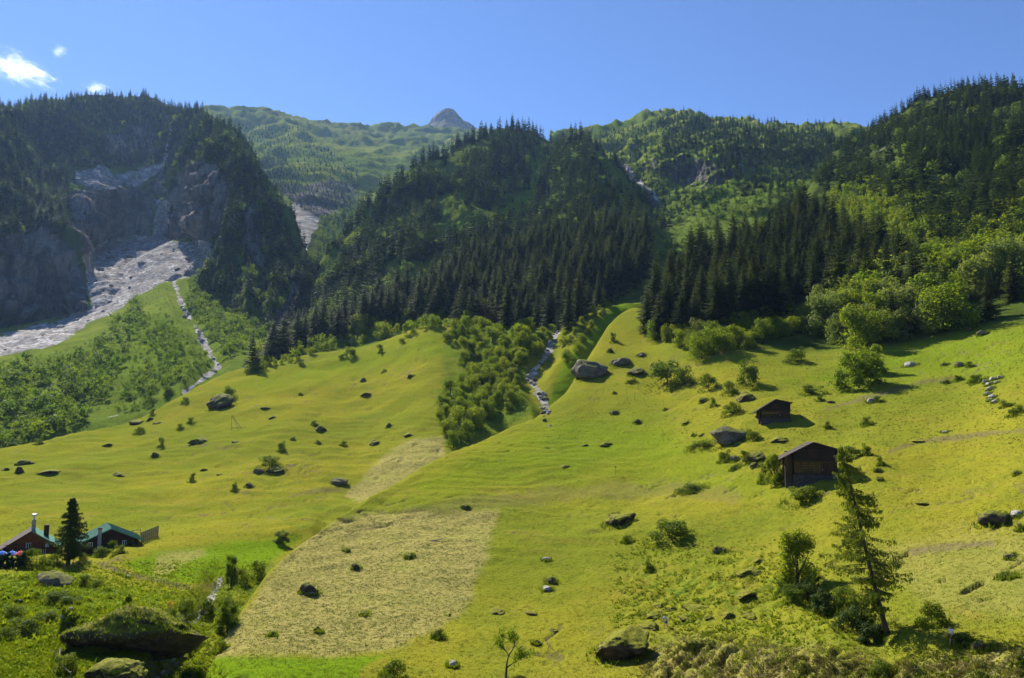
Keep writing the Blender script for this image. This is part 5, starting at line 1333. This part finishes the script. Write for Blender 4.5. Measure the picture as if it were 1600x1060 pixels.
tag(o, 'pale fallen log lying in the upper right of the large hay field', 'log')

# --- people: one skinned body each, clothes over it
def skin_obj(name, joints, bones, mat, parent, sub=2):
    names = list(joints); me = bpy.data.meshes.new(name)
    me.from_pydata([joints[k][0] for k in names], [(names.index(a), names.index(b)) for a, b in bones], [])
    me.materials.append(mat); o = link(name, me, parent)
    sk = o.modifiers.new('skin', 'SKIN'); sk.use_smooth_shade = True
    for i, k in enumerate(names):
        rr_ = joints[k][1]; me.skin_vertices[0].data[i].radius = (rr_, rr_) if not isinstance(rr_, tuple) else rr_
    me.skin_vertices[0].data[0].use_root = True
    m = o.modifiers.new('sub', 'SUBSURF'); m.levels = sub; m.render_levels = sub
    return o
def person(px, py, rz, J, lab, shirt, shorts, hair_len=.1, hgt=1.75):
    q = hit(px, py)[0]; r_ = empty('person', q, rz); tag(r_, lab, 'person')
    J = {k: (Vector(v[0]), v[1]) for k, v in J.items()}
    B = [('pelvis','waist'),('waist','chest'),('chest','neck'),('neck','head'),('head','crown')]
    for sd_ in 'lr':
        B += [('pelvis','hip'+sd_),('hip'+sd_,'knee'+sd_),('knee'+sd_,'ankle'+sd_),('ankle'+sd_,'toe'+sd_),('chest','sh'+sd_),('sh'+sd_,'el'+sd_),('el'+sd_,'wr'+sd_),('wr'+sd_,'palm'+sd_)]
        pw, pp = J['wr'+sd_][0], J['palm'+sd_][0]; d = (pp - pw).normalized(); side = d.cross(Vector((0, 0, 1))).normalized()
        if side.length < .1: side = Vector((1, 0, 0))
        nrm = side.cross(d)
        for k in range(4):
            b_ = pp + side * (.03 - .02 * k); L = (.065, .075, .07, .055)[k]
            J[f'f{k}a'+sd_] = (b_ + d * L * .55 - nrm * .012, .0095); J[f'f{k}b'+sd_] = (b_ + d * L * .8 - nrm * .045, .008)
            B += [('palm'+sd_, f'f{k}a'+sd_), (f'f{k}a'+sd_, f'f{k}b'+sd_)]
        J['t'+sd_] = (pw + d * .04 + side * .05, .011); J['tt'+sd_] = (pw + d * .075 + side * .06 - nrm * .02, .009)
        B += [('wr'+sd_, 't'+sd_), ('t'+sd_, 'tt'+sd_)]
    body = skin_obj('body', J, B, M['skin'], r_)
    hd = J['head'][0]; fwd_ = Vector((-.0, -1, 0)) 
    # nose, brows and ears sit on the face
    mb = MB(); V, F = ICO4
    Vh = V * (.086, .102, .10); keep = (Vh[:, 2] > .028) | (Vh[:, 1] > .012)
    Fk = np.array([f for f in F if keep[f].all()]); hm_ = mesh_np('hair', (Vh + (fbm(Vh, .05, 3, .5, 3) * .012)[:, None] * V) , Fk, [M['hair']], smooth=True)
    ho = link('hair', hm_, r_); ho.location = hd + Vector((0, .012, .045)); so_ = ho.modifiers.new('thick', 'SOLIDIFY'); so_.thickness = .015
    fm = MB()
    for sx in (-1, 1): fm.box((hd.x + sx * .032, hd.y - .088, hd.z + .035), (.022, .014, .012), m=1)
    fm.box((hd.x, hd.y - .097, hd.z + .005), (.022, .03, .04), m=0); fm.box((hd.x, hd.y - .083, hd.z - .035), (.04, .012, .009), m=2)
    for sx in (-1, 1): fm.box((hd.x + sx * .083, hd.y + .01, hd.z + .015), (.016, .035, .055), m=0)
    fm.build('face', [M['skin'], M['hair'], M['red_cloth']], r_)
    sj = {k: J[k] for k in ('waist','chest','shl','shr')}
    ml = {s_: J['sh'+s_][0].lerp(J['el'+s_][0], .75) for s_ in 'lr'}
    sj = {'waist': (J['waist'][0] - Vector((0, 0, .09)), (.158, .125)), 'chest': (J['chest'][0], (.17, .13)), 'yoke': (J['chest'][0].lerp(J['neck'][0], .6), .085), 'shl': (J['shl'][0], .075), 'shr': (J['shr'][0], .075), 'ml': (ml['l'], .068), 'mr': (ml['r'], .068)}
    skin_obj('shirt', sj, [('waist','chest'),('chest','yoke'),('chest','shl'),('chest','shr'),('shl','ml'),('shr','mr')], shirt, r_)
    kl = {s_: J['hip'+s_][0].lerp(J['knee'+s_][0], .85) for s_ in 'lr'}
    skin_obj('shorts', {'pelvis': (J['pelvis'][0] + Vector((0, 0, .04)), (.165, .13)), 'hipl': (J['hipl'][0], .115), 'hipr': (J['hipr'][0], .115), 'kl': (kl['l'], .10), 'kr': (kl['r'], .10)}, [('pelvis','hipl'),('pelvis','hipr'),('hipl','kl'),('hipr','kr')], shorts, r_)
    sh = MB()
    for s_ in 'lr':
        a_, t_ = J['ankle'+s_][0], J['toe'+s_][0]
        sh.tube([a_ + Vector((0, .05, -.06)), a_ + Vector((0, 0, -.05)), t_ + Vector((0, -.03, -.01))], [.045, .052, .038], 8)
    sh.build('shoes', M['brown_cloth'], r_)
    return r_, J
def pose(hipx, lean, arms, stride):
    """joints of a standing adult; x right, -y ahead"""
    cy_ = -lean
    J = {'pelvis': ((0, 0, .95), (.14, .105)), 'waist': ((0, cy_ * .3, 1.10), (.125, .095)), 'chest': ((0, cy_ * .75, 1.34), (.145, .105)), 'neck': ((0, cy_ * 1.05, 1.50), .055), 'head': ((0, cy_ * 1.25, 1.61), (.078, .088)), 'crown': ((0, cy_ * 1.25 + .01, 1.72), (.06, .07))}
    for s_, sx in (('l', -1), ('r', 1)):
        st_ = stride * sx
        J['hip'+s_] = ((sx * .10, 0, .88), .09); J['knee'+s_] = ((sx * .11, -.06 + st_ * .5, .48), .058); J['ankle'+s_] = ((sx * .12, st_, .09), .04); J['toe'+s_] = ((sx * .13, st_ - .16, .035), .035)
        J['sh'+s_] = ((sx * .19, cy_ * .85, 1.42), .055)
        e, w_, p_ = arms[s_]
        J['el'+s_] = (e, .042); J['wr'+s_] = (w_, .03); J['palm'+s_] = (p_, .034)
    return J
r_, J = person(1041, 982, R(-50), pose(0, .16, {'l': ((-.34, -.22, 1.2), (-.24, -.42, 1.12), (-.20, -.5, 1.12)), 'r': ((.30, -.16, 1.18), (.12, -.40, 1.02), (.06, -.47, 1.0))}, .14),
    'person in a pale blue shirt and blue shorts holding a long pale rake upright', M['shirt_pale'], M['denim'])
q = r_.location; rk = empty('hay_rake', q, R(-50)); tag(rk, 'long pale wooden hay rake held upright by the person in the pale blue shirt', 'rake')
mb = MB(); mb.tube([(.12, -.47, .35), (-.10, -.51, 1.05), (-.42, -.56, 2.25)], .022, 8); mb.build('handle', M['pale_wood'], rk)
mb = MB(); mb.tube([(-.78, -.60, 2.15), (-.06, -.52, 2.35)], .03, 6); hd_ = mb.build('rake_head', M['pale_wood'], rk)
mb = MB()
for k in range(9): mb.tube([(-.75 + k * .082, -.60 + k * .009, 2.16 + k * .023), (-.76 + k * .082, -.72 + k * .009, 2.12 + k * .023)], .012, 5)
mb.build('tooth', M['pale_wood'], hd_)
person(1489, 1009, R(-62), pose(0, .22, {'l': ((-.30, -.22, 1.16), (-.24, -.42, .98), (-.22, -.5, .94)), 'r': ((.30, -.2, 1.16), (.22, -.42, .98), (.20, -.5, .94))}, .2),
    'person with brown hair in a white shirt and brown shorts walking by a bush', M['shirt_white'], M['brown_cloth'])

# --- the tall leaning larch
def larch(px, py, hpx, leanpx, wpx, lab, seed, mat, name='larch_tree', dens=1., trunk_r=.24):
    p = hit(px, py)[0]; s = sc_at(p); r_ = empty(name, p - Vector((0, 0, .3))); tag(r_, lab, 'larch')
    H = hpx * s; LX = leanpx * s; Wm = wpx * s
    g = np.random.default_rng(seed)
    tr = lambda t: np.array([LX * (t * .92 + .08 * t * t), .25 * math.sin(t * 5), H * t])
    mb = MB(); ts = np.linspace(0, 1, 12); mb.tube([tr(t) for t in ts], [trunk_r * (1 - t) ** .85 * (1.35 if t < .05 else 1) + .025 for t in ts], 9); limbs = mb; V = []; F = []; n = int(125 * dens)
    for i in range(n):
        t = .13 + .86 * (i + g.random()) / n
        prof = (.55 + .45 * sstep(.1, .35, t)) * (1 - t) ** .62 * 1.12 if t < .96 else .12
        L = Wm * prof * g.uniform(.45, 1.12)
        if g.random() < .12: L *= 1.25
        a = g.uniform(0, 6.283); d = np.array([math.cos(a), math.sin(a), 0]); b = tr(t)
        up = g.uniform(-.16, .06) + .35 * max(0, t - .75)
        pts = [b + d * L * u + np.array([0, 0, L * (up * u - .20 * u * u + .22 * u ** 4)]) for u in (0, .3, .6, .85, 1.)]
        limbs.tube(pts, [.05 * (1 - t) + .018, .04 * (1 - t) + .014, .02, .012, .006], 5, caps=False)
        for k in range(int(16 + 46 * L / 3.)):
            u = g.uniform(.12, 1.); j = min(3, int(u * 4)); c = pts[0] * 0 + b + d * L * u + np.array([0, 0, L * (up * u - .20 * u * u + .22 * u ** 4)])
            sd_ = np.array([-d[1], d[0], 0]) * g.normal(0, .16) * L * (1.1 - u * .6)
            c = c + sd_ - np.array([0, 0, abs(g.normal(0, .16))])
            for m_ in range(3):                                  # a hanging spray of needles
                w_ = g.uniform(.025, .055); l_ = g.uniform(.16, .42)
                q1 = g.normal(size=3); q1[2] *= .3; q1 /= np.linalg.norm(q1)
                tip = c + np.array([q1[0] * .35, q1[1] * .35, -g.uniform(.35, 1.)]) * l_
                o_ = np.cross(q1, [0, 0, 1.]) * w_
                n0 = len(V); V += [c - o_ * .5, c + q1 * l_ * .3 + o_, tip, c + q1 * l_ * .1 - o_ * 1.4]; F.append((n0, n0 + 1, n0 + 2, n0 + 3))
    limbs.build('trunk', M['bark'], r_, True)
    link('crown', mesh_np('larch_crown', np.array(V), np.array(F), [mat]), r_)
    return r_
larch(1387, 990, 297, -62, 66, 'tall sparse larch leaning over the near slope', 3, M['larch'], dens=1.1)

# dark conifer in front of the farm
larch(106, 882, 106, 3, 33, 'tall dark feathery conifer standing between the two farm buildings', 8, M['dark_leaf'], 'conifer_tree', 1.5, .3)

# small single trees
def single(px, py, wpx, hpx, lab, k, mat=0, z0=None, pale=False):
    p = hit(px, py)[0]; s = sc_at(p); o = empty('leafy_tree', p - Vector((0, 0, .15)), k * 1.1); tag(o, lab, 'tree')
    W, H = wpx * s, hpx * s
    V, F = leaf_cloud(800 + k, W, H, H * (z0 if z0 is not None else .15), 18, 6500, max(.08, .022 * W + .04), .15)
    link('crown', mesh_np('leafy_crown', V, F, [M['leaf_pale' if pale else 'leaf']]), o); link('limbs', limb_mesh('leafy_limbs', W, H, H * (z0 or .15), 820 + k, M['bark']), o); return o
single(1247, 920, 72, 98, 'small dense tree casting a long dark shadow left of the larch', 1, z0=.06)
single(1211, 758, 40, 54, 'small upright leafy tree at the left corner of the larger barn', 2, z0=.05)
single(1342, 606, 82, 62, 'big round leafy bush-like tree alone on the right meadow', 3, z0=.02)
single(1362, 585, 50, 48, 'round leafy tree just behind the big round bush-like one', 4, z0=.05)
single(355, 990, 42, 62, 'leafy small tree at the rim of the near hay field by the stream', 5, z0=.1)
single(361, 915, 24, 52, 'thin leafy tree above the shrubs at the top of the stream', 6, z0=.1)
single(197, 968, 16, 42, 'thin sapling on top of the overhanging turf rock', 7, z0=.35)
single(440, 850, 26, 22, 'pale little tree at the narrow end of the near hay field', 8, z0=.1, pale=True)
for x_, y_, w_, h_, lab in ((1290, 962, 34, 48, 'dark shrub added to fill the shadow just below the small dense tree'), (1332, 985, 40, 50, 'dark shrub added to fill the shadow between the small dense tree and the larch'), (1366, 1004, 30, 34, 'dark shrub added to fill the shadow at the foot of the larch'), (1262, 938, 40, 34, 'dark shrub added to fill the shadow at the foot of the small dense tree')):  # dark shrubs added to stand in for part of the long tree shadow
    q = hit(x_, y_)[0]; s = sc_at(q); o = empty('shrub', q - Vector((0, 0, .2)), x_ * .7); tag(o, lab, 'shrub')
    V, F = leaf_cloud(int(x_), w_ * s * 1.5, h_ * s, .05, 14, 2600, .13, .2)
    link('crown', mesh_np('shadow_fill_crown', V, F, [M['dark_leaf']]), o); link('limbs', limb_mesh('shadow_fill_limbs', w_ * s, h_ * s, .3, int(x_), M['bark']), o)
# crooked open tree at the lower edge
def open_tree(px, py, hpx, wpx, lab, seed, nl=900):
    p = hit(px, py)[0]; s = sc_at(p); r_ = empty('open_tree', p - Vector((0, 0, .3))); tag(r_, lab, 'tree'); g = np.random.default_rng(seed)
    H, W = hpx * s, wpx * s; mb = MB(); tips = []
    def grow(b, d, L, r, lev):
        pts = [b]; dd = d.copy()
        for k in range(4):
            dd = dd + g.normal(0, .16, 3); dd[2] += .05; dd /= np.linalg.norm(dd); pts.append(pts[-1] + dd * L / 4)
        mb.tube(pts, [r, r * .85, r * .7, r * .55, r * .4], 6, caps=False)
        if lev == 0: tips.extend(pts[1:]); return
        for k in range(3 if lev > 1 else 4):
            a = g.uniform(0, 6.283); nd = dd * .75 + np.array([math.cos(a), math.sin(a), .25]) * .75; nd /= np.linalg.norm(nd)
            grow(pts[g.integers(2, 5)], nd, L * g.uniform(.55, .8), r * .5, lev - 1)
        if lev == 1: tips.extend(pts[2:])
    grow(np.array([0, 0, 0.]), np.array([-.12, 0, 1.]), H * .42, .16, 3)
    T = np.array(tips); T = T * (W / (np.ptp(T[:, 0]) + .01), W / (np.ptp(T[:, 1]) + .01), H / (T[:, 2].max() + .01)) if False else T
    mb.build('limbs', M['bark'], r_, True)
    idx = g.integers(0, len(T), nl); c = T[idx] + g.normal(0, .22, (nl, 3)); n_ = g.normal(size=(nl, 3)); n_ /= np.linalg.norm(n_, axis=1)[:, None]
    t1 = np.cross(n_, g.normal(size=(nl, 3))); t1 /= np.linalg.norm(t1, axis=1)[:, None]; t2 = np.cross(n_, t1); sz = g.uniform(.07, .15, nl)[:, None]
    V = np.stack([c - t1 * sz, c - t2 * sz * .6, c + t1 * sz, c + t2 * sz * .6], 1).reshape(-1, 3)
    link('crown', mesh_np('open_crown', V, np.arange(len(V)).reshape(-1, 4), [M['leaf']]), r_)
open_tree(790, 1062, 96, 90, 'crooked open-crowned tree on the near slope below the hay field', 6, 1500)
q = hit(264, 958)[0]; V, F = leaf_cloud(905, 2.2, 1.5, .3, 8, 260, .09)
o = link('flowering_shrub', mesh_np('flowering_shrub', V, F, [M['yellow_flower']])); o.location = q; tag(o, 'yellow flowering shrub at the head of the overhanging turf rock', 'shrub')

# same phrase twice: they read alike, so they form one group
by = {}
for o in PLACED: by.setdefault(o['label'], []).append(o)
for lab, os_ in by.items():
    for o in os_:
        if '_q' in o: del o['_q']
        if len(os_) > 1 and 'group' not in o: o['group'] = lab + ' and its like'

# --- clouds beyond the mountains
def cloud(px, py, w, h, seed, lab, dens):
    p = Vector(unproject(px, py, 9000.)); s = sc_at(p)
    n = N('cloud_vapour'); oc = n.objco()
    nz = n.noise(oc, 2.9, 8, .70, 1.1); ln = n.n('VectorMath', {0: oc}, operation='LENGTH').outputs['Value']
    f = n.math('SUBTRACT', n.math('SUBTRACT', n.math('MULTIPLY', nz, 2.7), .96), n.math('MULTIPLY', ln, .85))
    d = n.math('MULTIPLY', n.math('MAXIMUM', f, 0.), dens)
    v = n.n('VolumePrincipled', {'Color': (1, 1, 1, 1), 'Density': d, 'Anisotropy': .5}); n.t.links.new(v.outputs[0], n.out.inputs['Volume'])
    V, F = ICO4
    o = link('cloud', mesh_np('cloud', V, F, [n.mat], smooth=True)); o.location = p; o.scale = (w * s / 2, w * s / 3, h * s / 2); o.rotation_euler = (0, R(22 if w > 60 else 0), 0)
    tag(o, lab, 'cloud')
cloud(30, 108, 165, 70, 1, 'largest white cloud drifting above the steep dark mountain', .008)
cloud(92, 80, 40, 34, 2, 'small white cloud puff above the largest cloud', .009)
cloud(150, 138, 56, 30, 3, 'small white cloud on the crest of the dark mountain', .012)
# ------------------------------------------------------------------ grass and hay that nobody could count
def tufts(name, n, polys, mat, hlo, hhi, seed, lean=.5, sheets=('meadow', 'left_meadow'), blades=5, wid=.10, ymin=690, dens=None):
    g = np.random.default_rng(seed); P = []
    xs = g.uniform(-20, 1620, n * 3); ys = g.uniform(ymin, 1090, n * 3)
    ok = np.zeros(len(xs), bool)
    for p in polys: ok |= poly_sd(xs, ys, p) + g.normal(0, 6, len(xs)) > 0
    for x, y in zip(xs[ok][:n], ys[ok][:n]):
        h = hit(x, y, sheets)
        if h: P.append(h[0])
    P = np.array([q[:] for q in P])
    if dens: 
        k = fbm(P, dens, 4, .55, seed) + g.normal(0, .12, len(P)) > .02; P = P[k]
    m = len(P); V = np.zeros((m, blades, 3, 3)); 
    H = g.uniform(hlo, hhi, (m, 1)) * (.7 + .6 * g.random((m, blades)))
    a = g.uniform(0, 6.283, (m, blades)); ln = g.uniform(.1, 1, (m, blades)) * lean * H
    bx = P[:, None, 0] + g.normal(0, .10, (m, blades)); by_ = P[:, None, 1] + g.normal(0, .10, (m, blades)); bz = np.repeat(P[:, None, 2], blades, 1) - .03
    t2 = g.uniform(0, 6.283, (m, blades)); wx, wy = np.cos(t2) * wid, np.sin(t2) * wid
    V[..., 0, :] = np.stack([bx - wx, by_ - wy, bz], -1); V[..., 1, :] = np.stack([bx + wx, by_ + wy, bz], -1)
    V[..., 2, :] = np.stack([bx + np.cos(a) * ln, by_ + np.sin(a) * ln, bz + H], -1)
    V = V.reshape(-1, 3); me = mesh_np(name, V, np.arange(len(V)).reshape(-1, 3), [mat])
    at = me.attributes.new('tint', 'FLOAT', 'POINT'); at.data.foreach_set('value', np.repeat(g.random(m), blades * 3).astype(np.float32))
    tag(link(name, me), kind='stuff')
MEADOW_P = [(300,1120),(430,880),(560,790),(700,712),(860,690),(1100,690),(1620,690),(1620,1120)]
LEFT_P = [(-20,900),(200,880),(420,880),(330,1040),(300,1120),(-20,1120)]
M['grass'] = foliage_material('grass_blades', (.16, .17, .012), (.19, .187, .013), (.12, .142, .010), .32, (1.25, 1.25, .5), .22)
M['dry_grass'] = foliage_material('dry_grass_blades', (.20, .195, .065), (.24, .225, .08), (.12, .13, .035), .30, (1.2, 1.2, .8), .5)
M['lush_grass'] = foliage_material('lush_grass_blades', (.13, .17, .011), (.18, .205, .013), (.08, .12, .009), .40, (1.4, 1.4, .5), .4)
M['tussock_dry'] = foliage_material('tussock_blades', (.15, .125, .04), (.20, .16, .055), (.085, .095, .022), .25, (1.2, 1.2, .7), .6)
tufts('grass', 27000, [MEADOW_P], M['grass'], .06, .2, 1, 1.3, blades=4, wid=.04)
tufts('hay', 17000, [HAY1], M['dry_grass'], .06, .18, 2, 2.2, ('meadow',), wid=.06)
tufts('dry_grass', 16000, [[(x_, y_ + 8) for x_, y_ in HAYR]], M['tussock_dry'], .08, .28, 3, 1.6, ('meadow',), ymin=985, wid=.045, dens=2.0)
tufts('green_tussock_grass', 7000, [HAYR], M['lush_grass'], .08, .25, 13, 1.2, ('meadow',), ymin=985, wid=.06, dens=3.)
tufts('distant_grass', 15000, [[(-20,890),(-20,700),(200,660),(300,620),(420,570),(690,505),(700,700),(560,790),(430,880)]], M['grass'], .06, .2, 14, 1.4, ('left_meadow',), ymin=500, wid=.06)
tufts('upper_grass', 12000, [[(860,690),(870,640),(960,510),(1060,580),(1300,560),(1620,510),(1620,700)]], M['grass'], .08, .28, 15, 1.2, ('meadow',), ymin=500, wid=.08)
gr_ = np.random.default_rng(90); VV = []
for o in list(COL.objects):                                      # rough grass left standing round stones and bushes
    if o.parent or not o.get('category') in ('boulder', 'bush', 'rock') or o.location.y > 420: continue
    W_ = o.scale.x * (1.5 if o.type == 'EMPTY' else 1.) if o['category'] != 'rock' else .5 * o.dimensions.x
    for k in range(int(min(420, 26 + 34 * W_))):
        a_ = gr_.uniform(0, 6.283); rr_ = W_ * gr_.uniform(.7, 1.25); x_, y_ = o.location.x + math.cos(a_) * rr_, o.location.y + math.sin(a_) * rr_
        z_ = ground_z(x_, y_, ('meadow', 'left_meadow'))
        if z_ is None: continue
        for b_ in range(3):
            t_ = gr_.uniform(0, 6.283); w_ = .09; h_ = gr_.uniform(.2, .75); c_ = np.array([x_, y_, z_ - .05]) + gr_.normal(0, .1, 3) * (1, 1, 0)
            VV += [c_ - (math.cos(t_) * w_, math.sin(t_) * w_, 0), c_ + (math.cos(t_) * w_, math.sin(t_) * w_, 0), c_ + (gr_.normal(0, .3) * h_, gr_.normal(0, .3) * h_, h_)]
for T_ in TURF:
    for c_ in T_[gr_.random(len(T_)) < min(1., 2600 / len(T_))]:
        for b_ in range(3):
            t_ = gr_.uniform(0, 6.283); w_ = .07; h_ = gr_.uniform(.08, .28); q_ = c_ + gr_.normal(0, .14, 3) * (1, 1, .1)
            VV += [q_ - (math.cos(t_) * w_, math.sin(t_) * w_, .05), q_ + (math.cos(t_) * w_, math.sin(t_) * w_, -.05), q_ + (gr_.normal(0, .4) * h_, gr_.normal(0, .4) * h_, h_)]
VV = np.array(VV); me = mesh_np('rough_grass', VV, np.arange(len(VV)).reshape(-1, 3), [M['lush_grass']])
at = me.attributes.new('tint', 'FLOAT', 'POINT'); at.data.foreach_set('value', np.repeat(gr_.random(len(VV) // 9), 9).astype(np.float32)); tag(link('rough_grass', me), kind='stuff')
tufts('tussock_grass', 14000, [[(960,850),(1220,850),(1330,920),(1420,1010),(1060,1000),(960,980)]], M['lush_grass'], .10, .35, 4, 1., ('meadow',), ymin=840, dens=2.6)
tufts('lush_grass', 22000, [LEFT_P], M['lush_grass'], .10, .28, 5, .8, ('left_meadow',), ymin=870)
tufts('meadow_weeds', 4000, [[(-50,880),(110,890),(330,940),(300,970),(120,970),(60,1010),(-50,1000)]], M['leaf'], .2, .55, 6, .9, ('left_meadow',), ymin=870, dens=5, wid=.16)
# ------------------------------------------------------------------ light, air, sky, camera
SUN_AZ, SUN_EL = R(-33), R(41)
sd = Vector((math.sin(SUN_AZ) * math.cos(SUN_EL), math.cos(SUN_AZ) * math.cos(SUN_EL), math.sin(SUN_EL)))
sl = bpy.data.lights.new('sun', 'SUN'); sl.energy = 5.; sl.angle = R(.53); sl.color = (1., .95, .86)
so = bpy.data.objects.new('sun', sl); COL.objects.link(so); so.location = sd * 3000
so.rotation_euler = sd.to_track_quat('Z', 'Y').to_euler()

w = bpy.data.worlds.new('World'); SC.world = w; w.use_nodes = True
nt = w.node_tree; nt.nodes.clear()
sky = nt.nodes.new('ShaderNodeTexSky'); sky.sky_type = 'NISHITA'; sky.sun_disc = False
sky.sun_elevation = SUN_EL; sky.sun_rotation = SUN_AZ; sky.altitude = 1400; sky.air_density = 1.; sky.dust_density = .15; sky.ozone_density = 4.
bg = nt.nodes.new('ShaderNodeBackground'); bg.inputs[1].default_value = .060
wo = nt.nodes.new('ShaderNodeOutputWorld')
hs = nt.nodes.new('ShaderNodeMix'); hs.data_type = 'RGBA'; hs.blend_type = 'MULTIPLY'; hs.inputs[0].default_value = 1.; hs.inputs[7].default_value = (.66, .82, 1.10, 1)
nt.links.new(sky.outputs[0], hs.inputs[6]); nt.links.new(hs.outputs[2], bg.inputs[0]); nt.links.new(bg.outputs[0], wo.inputs[0])

hz = MB(); hz.box((0, 2300, 1050), (11000, 7000, 2300))
if not globals().get('NOHAZE'):
    hm = N('haze_air')
    pv = hm.n('VolumePrincipled', {'Color': (.36, .58, 1., 1.), 'Density': 3.2e-5, 'Anisotropy': .3})
    hm.t.links.new(pv.outputs[0], hm.out.inputs['Volume'])
    tag(hz.build('haze', hm.mat), kind='stuff')

cam = bpy.data.cameras.new('camera'); cam.sensor_width = 36; cam.lens = 36 * FPX / 1600; cam.clip_end = 40000; cam.clip_start = .5
co = bpy.data.objects.new('camera', cam); COL.objects.link(co)
co.rotation_euler = (R(90) + PITCH, 0, 0)
SC.camera = co
SC.view_settings.view_transform = 'Standard'; SC.view_settings.look = 'None'; SC.view_settings.exposure = 1.15; SC.view_settings.gamma = 1
SC.cycles.max_bounces = 5; SC.cycles.diffuse_bounces = 2; SC.cycles.transmission_bounces = 3; SC.cycles.transparent_max_bounces = 6; SC.cycles.volume_bounces = 1; SC.cycles.glossy_bounces = 1
SC.cycles.use_denoising = True; SC.cycles.denoiser = 'OPENIMAGEDENOISE'
SC.cycles.use_adaptive_sampling = True; SC.cycles.adaptive_threshold = .01
SC.cycles.sample_clamp_indirect = 4.
